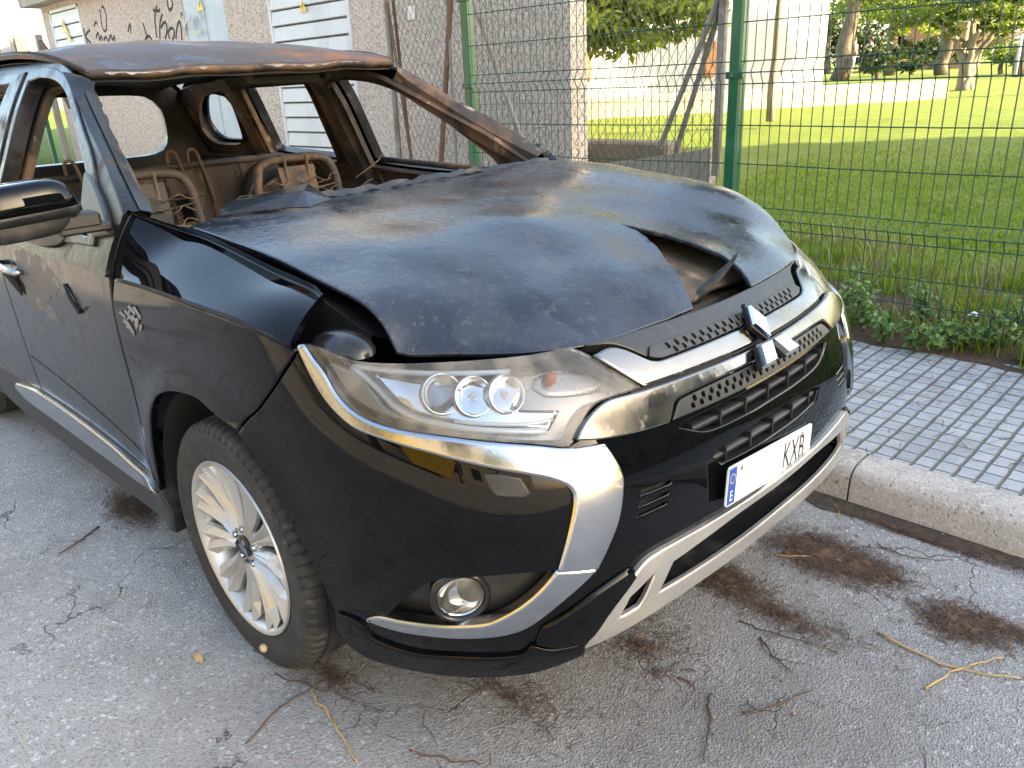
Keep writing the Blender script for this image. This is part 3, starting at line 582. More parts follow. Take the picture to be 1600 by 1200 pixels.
# positions of the surroundings (metres)
GD = {
 'graf': [[[-12.352, 3.4, 2.447], [-12.359, 3.4, 2.348], [-12.316, 3.4, 2.216]], [[-12.107, 3.4, 2.402], [-12.326, 3.4, 2.331], [-12.182, 3.4, 2.223]], [[-11.535, 3.4, 2.647], [-11.586, 3.4, 2.503], [-11.583, 3.4, 2.38], [-11.477, 3.4, 2.36], [-11.366, 3.4, 2.513], [-11.377, 3.4, 2.647], [-11.459, 3.4, 2.667]], [[-11.91, 3.4, 2.444], [-11.797, 3.4, 2.491], [-11.76, 3.4, 2.447]], [[-11.934, 3.4, 2.279], [-11.796, 3.4, 2.34], [-11.808, 3.4, 2.243], [-11.719, 3.4, 2.293], [-11.706, 3.4, 2.223]], [[-11.635, 3.4, 2.233], [-11.533, 3.4, 2.268], [-11.497, 3.4, 2.197]], [[-11.451, 3.4, 2.208], [-11.327, 3.4, 2.282], [-11.314, 3.4, 2.214], [-11.208, 3.4, 2.261], [-11.233, 3.4, 2.182]], [[-10.69, 3.4, 2.281], [-10.565, 3.4, 2.375], [-10.599, 3.4, 2.249]], [[-10.123, 3.4, 2.356], [-10.103, 3.4, 2.267], [-10.049, 3.4, 2.151]], [[-10.167, 3.4, 2.145], [-10.03, 3.4, 2.187], [-9.939, 3.4, 2.131]], [[-9.727, 3.4, 2.485], [-9.579, 3.4, 2.461], [-9.508, 3.4, 2.479]], [[-9.581, 3.4, 2.521], [-9.712, 3.4, 2.387], [-9.768, 3.4, 2.146]], [[-9.681, 3.4, 2.128], [-9.593, 3.4, 2.306], [-9.464, 3.4, 2.416]], [[-9.586, 3.4, 2.257], [-9.43, 3.4, 2.318], [-9.415, 3.4, 2.221], [-9.527, 3.4, 2.119]], [[-9.375, 3.4, 2.11], [-9.384, 3.4, 2.195], [-9.256, 3.4, 2.234], [-9.212, 3.4, 2.172], [-9.309, 3.4, 2.094]], [[-9.198, 3.4, 2.099], [-9.11, 3.4, 2.224], [-8.993, 3.4, 2.286], [-9.029, 3.4, 2.077]], [[-9.251, 3.4, 2.563], [-9.254, 3.4, 2.494], [-9.218, 3.4, 2.444], [-9.127, 3.4, 2.483], [-9.108, 3.4, 2.55]], [[-8.915, 3.4, 2.396], [-8.899, 3.4, 2.302], [-8.893, 3.4, 2.186]]],
 'graf2': [[[-8.795, 3.4, 2.341], [-8.837, 3.4, 2.182], [-8.779, 3.4, 2.248], [-8.673, 3.4, 2.297], [-8.661, 3.4, 2.193]], [[-8.332, 3.4, 2.26], [-8.388, 3.4, 2.32], [-8.534, 3.4, 2.298], [-8.589, 3.4, 2.166], [-8.496, 3.4, 2.125], [-8.376, 3.4, 2.151]]],
 'whiteA': [-8.96, 11.01, 1.02],
 'whiteB': [-6.42, 16.71, 0.91],
 'lowA': [-7.73, 9.55, 0.82],
 'lowB': [-3.32, 15.19, 0.78],
 'shut': [[[-8.94, 11.31, 1.67], 0.75], [[-7.28, 13.78, 1.6], 0.68]],
 'sap': [-3.74, 9.15, 0.81],
 'trees': [['pine_tree', [-11.89, 30.33, 0.82], 5, 0.3, [[0, 0, 3.6, 2.2, 2.2, 0.9, 1100], [-0.8, 0.5, 4.6, 2, 2, 1, 900], [1.2, 0.3, 3.2, 1.6, 1.6, 0.8, 900]], 'pine with leaning brown trunk beside the white house corner', 'leaf_yellow', 'bark', {'lean': [0.5, 0.6], 'lsize': 0.2}], ['park_tree', [-11.72, 35.02, 0.82], 4, 0.25, [[0, 0, 2.6, 2.0, 2.0, 1.1, 1400], [0.9, 0.7, 3.4, 2.0, 2.0, 1.0, 1200], [-1.2, -0.9, 3.2, 1.9, 1.9, 1.0, 1200], [0.2, 0, 1.9, 1.4, 1.4, 0.6, 700]], 'broad park tree left of the terracotta hut', 'leaf_yellow', 'bark', {'lsize': 0.2}], ['park_tree', [-9.05, 33.11, 0.82], 4, 0.25, [[0, 0, 2.6, 2.0, 2.0, 1.0, 1500], [1.2, 0.9, 3.2, 1.8, 1.8, 1.0, 1200], [-1.0, -0.8, 3.0, 1.8, 1.8, 1.0, 1200]], 'broad park tree rising behind the multi trunk shrub', 'leaf', 'bark', {'lsize': 0.18}], ['shrub_tree', [-4.07, 18.67, 0.76], 1.15, 0.16, [[0, 0, 1.55, 0.9, 0.9, 0.4, 1100], [0.8, 0.7, 1.65, 0.8, 0.8, 0.45, 1000], [-0.9, -0.7, 1.6, 0.8, 0.8, 0.4, 1000], [0.2, 0.1, 2.1, 1.2, 1.2, 0.5, 1200], [1.3, 1.1, 1.35, 0.6, 0.6, 0.4, 700], [-0.5, -0.3, 1.25, 0.5, 0.5, 0.22, 300], [0.4, 0.3, 1.2, 0.6, 0.6, 0.25, 400]], 'multi trunk shrub tree with glossy leaves on the lawn edge', 'leaf', 'bark_pale', {'multi': 5, 'lsize': 0.13}], ['park_tree', [-5.17, 27.84, 0.8], 3, 0.2, [[0, 0, 1.9, 1.3, 1.3, 0.9, 1100], [0.6, 0.5, 2.8, 1.5, 1.5, 1, 1000], [-0.7, -0.6, 2.9, 1.4, 1.4, 0.8, 900]], 'leafy tree at the right edge of the park', 'leaf', 'bark', {'lsize': 0.17}], ['park_tree', [0.9, 17.4, 0.8], 4.2, 0.2, [[0, 0, 3.4, 1.0, 1.0, 0.8, 1900], [-0.6, 0.3, 4.2, 1.0, 1.0, 0.8, 2000], [0.3, 0.7, 4.6, 1.0, 1.0, 0.8, 1900], [0.2, -0.3, 5.2, 1.1, 1.1, 0.8, 1900]], 'large leafy tree just beyond the right edge of the view', 'leaf', 'bark', {'lsize': 0.2}], ['dark_tree', [-18.15, 48.35, 0.85], 3, 0.25, [[0, 0, 1.5, 2.6, 2.6, 1.4, 1300], [1.5, 1.4, 2.0, 2.2, 2.2, 1.4, 1000], [-1.6, -1.5, 1.6, 2.0, 2.0, 1.3, 900]], 'dark evergreen behind the two people', 'leaf_dark', 'bark', {'lsize': 0.28}], ['dark_tree', [-15.62, 47.8, 0.85], 3, 0.25, [[0, 0, 1.5, 2.0, 2.0, 1.4, 1200], [1.0, 0.9, 2.4, 2.0, 2.0, 1.4, 900]], 'dark evergreen between the people and the hut', 'leaf_dark', 'bark', {'lsize': 0.28}], ['dark_tree', [-18.82, 44.68, 0.85], 3, 0.25, [[0, 0, 1.7, 2.2, 2.2, 1.5, 1200], [0.5, 0.6, 2.8, 2.0, 2.0, 1.3, 900]], 'dark evergreen just right of the white house', 'leaf_dark', 'bark', {'lsize': 0.28}], ['dark_tree', [-14.39, 61.05, 0.85], 4, 0.3, [[0, 0, 1.8, 3.2, 3.2, 1.8, 1300], [2.5, 2.4, 2.2, 3.0, 3.0, 2.0, 1100], [-2.0, -2.0, 3.2, 2.8, 2.8, 1.6, 1000]], 'far green tree behind the right hand shrub', 'leaf', 'bark', {'lsize': 0.32}], ['low_shrub', [-10.43, 30.26, 0.8], 1.0, 0.08, [[0, 0, 0.75, 1.1, 1.1, 0.6, 900], [0.8, 0.7, 0.6, 0.9, 0.9, 0.5, 700]], 'low dark shrub beyond the lawn right of the pine', 'leaf_dark', 'bark', {'lsize': 0.2}], ['low_shrub', [-11.03, 35.7, 0.8], 1.0, 0.08, [[0, 0, 0.9, 1.2, 1.2, 0.7, 900], [0.9, 0.8, 0.7, 0.9, 0.9, 0.6, 700]], 'low dark shrub beside the terracotta hut', 'leaf_dark', 'bark', {'lsize': 0.22}], ['low_shrub', [-6.55, 31.02, 0.8], 1.0, 0.08, [[0, 0, 0.7, 1.2, 1.2, 0.6, 900], [0.9, 0.8, 0.6, 1.0, 1.0, 0.5, 700]], 'low green shrub at the right edge behind the multi trunk shrub', 'leaf', 'bark', {'lsize': 0.2}], ['dark_tree', [-19.66, 67.97, 0.85], 5, 0.3, [[0, 0, 4.2, 3.4, 3.4, 2.2, 1300], [-3.2, -3.2, 4.4, 3.2, 3.2, 2.2, 1200], [-7, -6.5, 4.6, 3.4, 3.4, 2.2, 1200], [3, 3, 4.2, 3.4, 3.4, 2.2, 1100]], 'tall wide tree closing the far end of the park', 'leaf_dark', 'bark', {'lsize': 0.36}]],
 'shade_q': 8.6444,
 'people': [[-15.05, 39.13, 0.75, 0.6, 'person in brown top and pale blue jeans walking in the park', 'red_cloth', 'denim', True], [-14.46, 39.72, 0.75, 2.2, 'person in pale top and long dark trousers walking in the park', 'pale_cloth', 'navy', True]],
 'lh': [[-43.58, 11.34, 2.72], [-45.26, 9.5, 2.46], [-42.74, 12.16, 2.67], [-43.44, 12.86, 5.21], [-45.63, 9.97, 3.98], [-43.18, 12.86, 5.3], [-45.44, 9.9, 4.06], [-45.4, 9.83, 3.86], [-43.11, 12.81, 5.07]],
 'hut': [-13.47, 46.74, 0.7],
 'whitepost': [[-4.68, 25.15, 0.86], [-4.84, 25.79, 2.31]],
 'needles': [[0.937, 0.562, 0.2, 0.13, 0.27], [0.758, 0.253, 0.16, 0.09, 0.1], [1.067, 0.583, 0.14, 0.08, 0.08], [1.345, 0.487, 0.14, 0.1, 0.13], [1.441, 0.535, 0.12, 0.06, 0.04], [-1.125, -0.779, 0.22, 0.09, 0.11], [0.964, 0.211, 0.3, 0.1, 0.05], [0.619, -0.521, 0.35, 0.15, 0.02], [0.746, -0.157, 0.3, 0.18, 0.03], [1.142, 0.856, 0.5, 0.03, 0.06], [0.219, -0.784, 0.25, 0.1, 0.02]],
 'twigs': [[[[1.194, 0.302, -0.0], [1.374, 0.289, 0.0], [1.521, 0.358, 0.0]], 0.0032, 'straw', 'long tan stalk crossing another at the lower right of the road'], [[[1.36, 0.17, 0.0], [1.402, 0.296, 0.0], [1.469, 0.41, 0.0]], 0.003, 'straw', 'shorter tan stalk lying across the long stalk at the right'], [[[0.225, -0.849, 0.0], [0.351, -0.871, 0.0], [0.501, -0.903, 0.0]], 0.0035, 'straw', 'tan curved stalk in front of the wheel near the bottom edge'], [[[-1.074, -0.913, 0.0], [-1.023, -0.995, 0.0], [-0.994, -1.073, 0.0]], 0.004, 'twig', 'dark twig on the asphalt beside the sill'], [[[0.822, 0.464, 0.0], [0.913, 0.524, 0.0], [1.023, 0.572, 0.0]], 0.003, 'straw', 'yellow stalk on the needle drift under the bumper'], [[[1.027, 0.959, 0.0], [1.091, 0.949, 0.0], [1.187, 0.908, 0.0]], 0.003, 'straw', 'yellow stalk lying in the gutter by the kerb'], [[[1.265, 0.935, 0.0], [1.324, 0.929, 0.0], [1.4, 0.903, 0.0]], 0.003, 'straw', 'yellow stalk in the gutter at the right edge'], [[[1.071, -0.195, 0.0], [1.107, -0.139, 0.0], [1.163, -0.011, 0.0]], 0.0028, 'twig', 'grey brown twig on bare asphalt below the bumper'], [[[0.982, -0.185, 0.0], [1.026, -0.27, 0.0], [1.081, -0.383, 0.0]], 0.0025, 'twig', 'thin dark twig running to the bottom edge'], [[[0.971, 0.08, 0.0], [1.037, 0.031, 0.0], [1.098, 0.007, 0.0]], 0.003, 'twig', 'dark twig in the crack below the number plate'], [[[0.89, -0.192, 0.0], [0.937, -0.192, 0.0]], 0.0028, 'needle', 'short red brown stalk below the skid plate'], [[[0.255, -1.049, 0.0], [0.208, -0.928, 0.0], [0.213, -0.857, 0.0], [0.207, -0.756, -0.0]], 0.0026, 'twig', 'long thin dark twig left of the tan curved stalk'], [[[0.894, 0.105, 0.0], [0.992, 0.119, 0.0], [1.151, 0.157, 0.0]], 0.002, 'needle', 'long reddish stalk beneath the silver skid plate'], [[[1.028, 0.734, 0.0], [1.131, 0.719, -0.0], [1.237, 0.791, 0.0]], 0.002, 'needle', 'long reddish stalk between kerb and needle drift'], [[[0.093, -0.879, 0.0], [0.23, -0.83, 0.0], [0.345, -0.792, 0.0]], 0.002, 'needle', 'reddish stalk in front of the tyre'], [[[0.56, -0.801, 0.0], [0.648, -0.76, 0.0], [0.719, -0.708, 0.0]], 0.0022, 'needle', 'reddish stalk at the bottom edge below the bumper'], [[[0.756, 0.97, 0.0], [0.829, 0.883, 0.0], [0.879, 0.803, 0.0]], 0.0025, 'straw', 'small yellow stalk at the kerb foot beside the bumper']],
 'snail': [0.07, -0.884, 0.08],
 'leaf': [-0.125, -0.988, 0.0],
 'scrap': [0.775, 2.448, 0.3]}
# ------------------------------------------------------------------ the burnt car
car = empty('burnt_car'); tag(car, 'burnt out black off-road car with its windows gone and a torn bonnet', 'car')
GL = lambda s, z: G(-np.asarray(s, float), z)
FR = (G, -1); FL = (GL, 1); HH = (Hs, 1)
TRf = lambda x, z: Ts(x, z, -1); TLf = lambda x, z: Ts(x, z, 1)
SIDES = ((FR, -1), (FL, 1))
def sym(half):
    """outline symmetric about the nose: half runs on the right side, starting and ending on the centre line"""
    h = list(half); m = [(-a, b) for a, b in h[::-1]]
    if h[-1][0] == 0: m = m[1:]
    if h[0][0] == 0: m = m[:-1]
    return h+m
def mir(p): return [(-a, b) for a, b in p]
def pt(F, a, b, off=0.):
    p = F[0]([a], [b])[0]; n = nrm(F[0], [a], [b], flip=F[1])[0]; return p+n*off, n
P_ = lambda name, F, poly, m, parent=car, **k: panel(name, F[0], F[1], poly, M[m], parent, **k)
# ---- front bumper skin, with its openings
intake = D['intake']
slotA = [(0, .778), (.31, .780), (.335, .772), (.255, .742), (.12, .735), (0, .735)]
slotB = [(0, .705), (.22, .692), (.25, .683), (.225, .658), (.12, .652), (0, .652)]
vents = D['vent']
bot = [(1.1749, .3523), (1.143, .302), (1.078, .276), (.952, .272), (.838, .278), (.752, .290), (.672, .304), (.579, .334), (.528, .352), (.423, .378), (.267, .397), (0, .405)]
top = [(0, .842), (.35, .842), (.50, .833), (.597, .802), (.659, .808), (.74, .821), (.826, .831), (.939, .837), (1.011, .848), (1.06, .866), (1.092, .892), (1.117, .927), (1.148, .955), (1.19, .962)]
arcf = [(1.4160, .7530), (1.3444, .7011), (1.2831, .6187), (1.2362, .5287), (1.1985, .4472), (1.1774, .3819)]
seam = [(1.2165, .9395), (1.2405, .9190), (1.2860, .8735), (1.3470, .8150), (1.3880, .7840)]
def wider(poly, d=.0018):
    a = np.array(poly, float); a = a if area(a) > 0 else a[::-1]
    return [tuple(v) for v in inset(a, -d)]
H_ = [wider(sym(intake), .006), sym(slotA), sym(slotB)]
for f in (lambda p: p, mir): H_ += [f(D['fogpanel'])]+[f(v) for v in vents]+[wider(f(D['skid_gap']), .004)]
bumper = P_('bumper', FR, sym(top+seam+arcf+bot), 'paint', holes=H_, depth=.03, bev=.004, res=.032, hole_depth=.006)
for sl_ in (slotA, slotB): P_('grille_slot', FR, wider(sym(sl_)), 'dark', bumper, off=-.055, depth=-.0525, bev=.001, res=.06)
P_('intake_pocket', FR, wider(sym(intake), .008), 'plastic_gloss', bumper, off=-.055, depth=-.0525, bev=.001, res=.05)
for F, sd in SIDES: P_('intake_pocket', F, wider(D['skid_gap'], .006), 'plastic', bumper, off=-.03, depth=-.0275, bev=.001, res=.05)
for zc in (.756, .672):
    mb = MB(); 
    s_ = np.linspace(-.36, .36, 25)*(1 if zc > .7 else .66)
    Pn = np.stack([G(s_, s_*0+zc+dz)+nrm(G, s_, s_*0+zc, flip=-1)*o for dz, o in ((-.004, -.05), (-.006, -.012), (.004, -.010), (.007, -.05))], 1)
    mb.grid(Pn); mb.build('grille_slat', M['plastic'], bumper, smooth=True)
for s0 in np.arange(-.30, .31, .10):
    for z0, z1 in ((.738, .776), (.654, .690)):
        if z1 < .7 and abs(s0) > .21: continue
        a, n = pt(FR, s0, (z0+z1)/2, -.03); MB().box(a, (.045, .006, z1-z0)).build('grille_rib', M['plastic'], bumper)
for F, sd in SIDES:
    P_('vent_backing', F, [(.375, .695), (.485, .69), (.495, .625), (.39, .625)], 'plastic', bumper, off=-.016, depth=.001, bev=.001)
    P_('lower_lip', F, [(1.16, .383), (1.10, .381), (1.065, .345), (.963, .334), (.853, .349), (.72, .364), (.703, .392), (.66, .372), (.60, .3715), (.583, .340), (.672, .300), (.752, .286), (.838, .274), (.952, .268), (1.078, .270), (1.143, .297), (1.168, .345)], 'paint', bumper, off=.012, depth=.02, bev=.006, corner=60, res=.022)
    P_('spoiler_corner', F, [(.690, .440), (.596, .503), (.5466, .523), (.515, .532), (.484, .517), (.5455, .4507), (.574, .3968), (.592, .374), (.655, .374), (.697, .395)], 'paint', bumper, off=.016, depth=.02, bev=.012, res=.02)
    # fog lamp pocket
    pk = P_('fog_pocket', F, wider(D['fogpanel']), 'plastic', bumper, off=-.035, depth=-.0325, bev=.004, res=.02)
    a, n = pt(F, .862, .500, -.030); d = n+np.array([.75, 0, 0]); d /= np.linalg.norm(d); a = a+d*.004
    fog = MB().lathe([(.058, -.02), (.060, .014), (.054, .022), (.048, .018), (.046, .006)], a, d, 48).build('fog_lamp', M['plastic_gloss'], car, smooth=True)
    MB().lathe([(.0, -.012), (.020, -.010), (.036, -.001), (.046, .012)], a, d, 40).build('fog_reflector', M['reflector'], fog, smooth=True)
    MB().lathe([(.0, .019), (.02, .018), (.036, .014), (.046, .009)], a, d, 40).build('fog_lens', M['lens'], fog, smooth=True)
    wc = P_('washer_cover', F, D['washer'], 'plastic', bumper, off=.006, depth=.012, bev=.004, res=.015)
    # chrome shield
    cs = P_('chrome_shield', F, D['c_upper'], 'chrome', off=.015, depth=.03, bev=.007, res=.016, corner=50)
    P_('chrome_shield_foot', F, D['c_lower'], 'chrome', cs, off=.014, depth=.03, bev=.007, res=.016, corner=50)
# ---- silver skid plate
sk_out = D['skid_out']; tri = D['skid_gap']
sk = P_('skid_plate', FR, sym(sk_out), 'silver', off=.016, depth=.03, bev=.005, res=.016, holes=[sym(intake), tri, mir(tri)], corner=30, hole_depth=.014)
# ---- grille: cover panel with honeycomb, two dark chrome bars, lower honeycomb
def hexes(rows, inside, r):
    out = []
    for z, s0, s1, n in rows:
        for s in np.linspace(s0, s1, n):
            h = [(s+r*1.05*math.cos(t), z+r*.9*math.sin(t)) for t in np.arange(6)*math.pi/3+.5]
            out.append(h)
    return out
cover = P_('grille_cover', FR, sym([(0, .9425), (.158, .9425), (.3014, .9433), (.4484, .9434), (.3757, .9325), (.3215, .8985), (.2941, .8925), (0, .8925)]), 'plastic', off=.004, depth=.03, bev=.003, res=.02, raw=False)
hz = [v for _, v in D['honey']]; h0 = min(hz); h1 = max(hz)
hx = hexes([(h0+(h1-h0)*.66, -.268, .268, 20), (h0+(h1-h0)*.25, -.255, .255, 19)], None, .0062)
P_('honeycomb', FR, sym(D['honey']), 'plastic', cover, off=.010, depth=.008, bev=.0012, res=.02, holes=hx, hole_depth=.006)
hz = [v for _, v in D['honey_low']]; h0 = min(hz); h1 = max(hz)
hx = hexes([(h0+(h1-h0)*.70, -.280, .280, 21), (h0+(h1-h0)*.38, -.292, .292, 22)], None, .0066)
P_('lower_honeycomb', FR, sym(D['honey_low']), 'plastic', cover, off=.012, depth=.03, bev=.002, res=.02, holes=hx, hole_depth=.022)
P_('honeycomb_backing', FR, sym([(0, .835), (.37, .83), (.36, .785), (0, .782)]), 'dark', cover, off=-.0105, depth=.001, bev=.001, res=.06)
P_('grille_bar', FR, sym(D['bar_high']), 'chrome_dark', off=.012, depth=.03, bev=.004, res=.02)
P_('grille_bar', FR, sym(D['bar_wide']), 'chrome_dark', off=.017, depth=.03, bev=.004, res=.02)
mb = MB(); s_ = np.linspace(-.42, .42, 31)
mb.grid(np.stack([G(s_, s_*0+.8525)+nrm(G, s_, s_*0+.85, flip=-1)*.001, G(s_, s_*0+.8615)+nrm(G, s_, s_*0+.86, flip=-1)*.001], 1)); mb.build('bar_gap', M['dark'], cover)
# emblem: three rhombi
ce, n = pt(FR, -.012, .848, .018); n = n+np.array([0, 0, .15]); n /= np.linalg.norm(n)
up = np.array([0, 0, 1.])-n*n[2]; up /= np.linalg.norm(up); rt = np.cross(up, n)
def rhombi(c, up, rt, n, L, th, name, m, parent, back=None):
    mb = MB()
    for k in range(3):
        a = k*2*math.pi/3; d = math.cos(a)*up+math.sin(a)*rt; e = -math.sin(a)*up+math.cos(a)*rt
        q = [c+d*L*.03, c+d*L*.515+e*L*.285, c+d*L, c+d*L*.515-e*L*.285]
        q = [np.array(v) for v in q]; mid = sum(q)/4
        top = [mid+(v-mid)*.93+n*th for v in q]
        mb.add(q+top+[mid+n*th*1.25], [(i, (i+1) % 4, (i+1) % 4+4, i+4) for i in range(4)]+[(4+i, 4+(i+1) % 4, 8) for i in range(4)])
    return mb.build(name, m, parent)
em = MB()
for k in range(3):
    a = k*2*math.pi/3; d = math.cos(a)*up+math.sin(a)*rt; e = -math.sin(a)*up+math.cos(a)*rt
    L = .092; em.prism([ce+d*L*-.03, ce+d*L*.515+e*L*.345, ce+d*L*1.10, ce+d*L*.515-e*L*.345], n*.012)
em = em.build('emblem', M['plastic_gloss'], car)
rhombi(ce+n*.012, up, rt, n, .091, .010, 'diamond', M['chrome'], em)
# ---- licence plate
pc = np.array([1.014, -0.037, 0.595]); pR = np.array([[0.99935, -0.02878, -0.02167], [0.03108, 0.99295, 0.11442], [0.01823, -0.11502, 0.9932]]); PS = .825
def ploc(y, z, x=0.): return pc+pR@np.array([x, y*PS, z*PS])
def rrect(w, h, r, n=6):
    o = []
    for cx, cy, a0 in ((w-r, h-r, 0), (-w+r, h-r, 90), (-w+r, -h+r, 180), (w-r, -h+r, 270)):
        o += [(cx+r*math.cos(R(a0+90*i/n)), cy+r*math.sin(R(a0+90*i/n))) for i in range(n+1)]
    return o
lp = MB().prism([ploc(y, z, 0) for y, z in rrect(.26, .055, .012)], pR@np.array([.004, 0, 0])).build('licence_plate', M['plate'], car)
MB().prism([ploc(y, z, .004) for y, z in [(-.256, -.050), (-.216, -.050), (-.216, .050), (-.256, .050)]], pR@np.array([.001, 0, 0])).build('country_band', M['eu_blue'], lp)
mb = MB()
for k in range(12):
    a = k*math.pi/6; c = (-.236+.0125*math.cos(a), .020+.0125*math.sin(a))
    st = []
    for i in range(10):
        r_ = .0028 if i % 2 == 0 else .0012; t = math.pi/2+i*math.pi/5; st.append((c[0]+r_*math.cos(t), c[1]+r_*math.sin(t)))
    mb.prism([ploc(y, z, .005) for y, z in st], pR@np.array([.0006, 0, 0]))
mb.build('star_ring', M['eu_star'], lp)
def text_mesh(txt, size, name, m, parent, fn, sx=1.):
    cu = bpy.data.curves.new('t', 'FONT'); cu.body = txt; cu.size = size; cu.align_x = 'LEFT'; o = bpy.data.objects.new('t', cu); COL.objects.link(o)
    dg = bpy.context.evaluated_depsgraph_get(); me = bpy.data.meshes.new_from_object(o.evaluated_get(dg)); bpy.data.objects.remove(o)
    V = [tuple(fn(v.co.x*sx, v.co.y)) for v in me.vertices]; F = [tuple(p.vertices) for p in me.polygons]; bpy.data.meshes.remove(me)
    return MB().add(V, F).build(name, m, parent)
text_mesh('KXB', .112, 'plate_letters', M['ink'], lp, lambda x, y: ploc(.068+x, -.040+y, .0046), .68)
text_mesh('E', .040, 'country_letter', M['white_ink'], lp, lambda x, y: ploc(-.2475+x, -.040+y, .0056), .95)
for y_, z_ in ((-.19, .038), (.19, .038)): MB().lathe([(.006, 0), (.005, .002), (.001, .0025)], ploc(y_, z_, .004), pR@np.array([1., 0, 0]), 12).build('plate_screw', M['galv'], lp, smooth=True)
# ---- headlamps
for F, sd in SIDES:
    hl = P_('headlight', F, D['headlight'], 'plastic_gloss', off=-.075, depth=-.073, bev=.006, res=.022, corner=55)
    P_('bezel', F, [(1.115, .962), (1.0, .945), (.88, .942), (.77, .942), (.60, .938), (.49, .935), (.42, .890), (.40, .868), (.50, .866), (.545, .848), (.585, .812), (.66, .822), (.74, .835), (.826, .845), (.938, .851), (1.005, .860), (1.055, .877), (1.088, .902)], 'lamp_body', hl, off=-.050, depth=.01, bev=.004, res=.022)
    P_('inner_reflector', F, D['hl_inner'], 'reflector', hl, off=-.040, depth=.02, bev=.010, res=.018)
    P_('side_marker', F, D['drl'], 'lamp_body', hl, off=-.022, depth=.03, bev=.008, res=.016)
    mb = MB()
    L_ = smooth_loop([(1.035, .946), (.985, .916), (.945, .884), (.90, .866), (.80, .853), (.70, .843), (.62, .834)], .015, 70, closed=False)
    mb.tube(F[0](L_[:, 0], L_[:, 1])+nrm(F[0], L_[:, 0], L_[:, 1], flip=F[1])*-.024, .0065, 8)
    L_ = smooth_loop([(1.02, .948), (.94, .944), (.85, .942), (.74, .940), (.64, .936)], .015, 70, closed=False)
    mb.tube(F[0](L_[:, 0], L_[:, 1])+nrm(F[0], L_[:, 0], L_[:, 1], flip=F[1])*-.020, .0055, 8)
    L_ = smooth_loop([(.80, .864), (.72, .856), (.64, .850), (.60, .852)], .015, 70, closed=False)
    mb.tube(F[0](L_[:, 0], L_[:, 1])+nrm(F[0], L_[:, 0], L_[:, 1], flip=F[1])*-.020, .004, 8)
    mb.build('light_guide', M['white_lamp'], hl, smooth=True)
    for s0, z0, r, mm in ((.812, .9130, .036, 'lens'), (.742, .9085, .035, 'reflector'), (.672, .908, .034, 'reflector')):
        a, n = pt(F, s0, z0, -.042); d = n*.75+np.array([.7, 0, 0.05]); d /= np.linalg.norm(d)
        MB().lathe([(r*1.12, -.01), (r*1.16, .014), (r*1.04, .020), (r*.98, .012), (r*.6, -.012), (0.001, -.02)], a, d, 40).build('lamp_ring', M['reflector'], hl, smooth=True)
        if mm == 'lens':
            MB().lathe([(.001, r*.62), (r*.4, r*.57), (r*.75, r*.42), (r*.95, r*.18), (r, .0)], a+d*.004, d, 40).build('projector_lens', M['lens'], hl, smooth=True)
        else:
            MB().lathe([(.001, .012), (.006, .010), (.007, -.014)], a, d, 20).build('bulb', M['white_lamp'], hl, smooth=True)
    a, n = pt(F, .556, .918, -.030); mb = MB().lathe([(.001, .016), (.010, .012), (.013, 0), (.011, -.014)], a, n, 20); mb.build('turn_bulb', M['amber'], hl, smooth=True)
    P_('turn_reflector', F, [(.60, .915), (.585, .928), (.54, .934), (.49, .928), (.445, .912), (.425, .893), (.45, .884), (.52, .888), (.58, .898)], 'lamp_body', hl, off=-.040, depth=.02, bev=.008, res=.014)
    P_('lamp_glass', F, D['headlight'], 'lens', hl, off=.001, depth=.012, bev=.003, res=.022, corner=55)
# ---- fenders, fender tops
fen = D['fender_rear']
fpoly = [(1.1990, .9640), (1.3228, .9905), (1.5, 1.0010), (1.7371, 1.0050), (2.022, 1.0030), (2.047, .9421), (2.0475, .8552), (2.0485, .7441), (2.048, .6294), (2.040, .5266), (2.030, .4363), (2.0236, .3838)]+[(a, b) for a, b in D['arch'][1:8]]+[(1.4215, .7560), (1.3935, .7880), (1.3525, .8180), (1.2915, .8765), (1.2460, .9222), (1.2220, .9430)]
def crest(u): return u
CS = np.array([(1.199, .964), (1.3228, .9905), (1.5, 1.001), (1.7371, 1.005), (1.9, 1.005), (2.03, 1.003)])
E3 = np.array([(.372, -.738, 1.030), (.30, -.730, 1.040), (.22, -.726, 1.047), (.117, -.722, 1.056), (-.069, -.722, 1.085), (-.20, -.725, 1.103), (-.30, -.745, 1.118), (-.42, -.800, 1.158)])
C3 = G(CS[:, 0], CS[:, 1])
spC = nspline(np.linspace(0, 1, len(C3)), C3); spE = nspline(np.linspace(0, 1, len(E3)), E3)
def FT(u, v, sd=-1):
    u = np.atleast_1d(np.asarray(u, float)); v = np.atleast_1d(np.asarray(v, float)); a = u/.9; b = v/.16
    A = sev(spC, a); B = sev(spE, a); P = A*(1-b)[:, None]+B*b[:, None]
    k = np.sin(np.pi*np.clip(b, 0, 1))*.011
    P = P+np.stack([k*0, -.45*k, k], 1)
    if sd > 0: P = P*np.array([1, -1, 1])
    return P
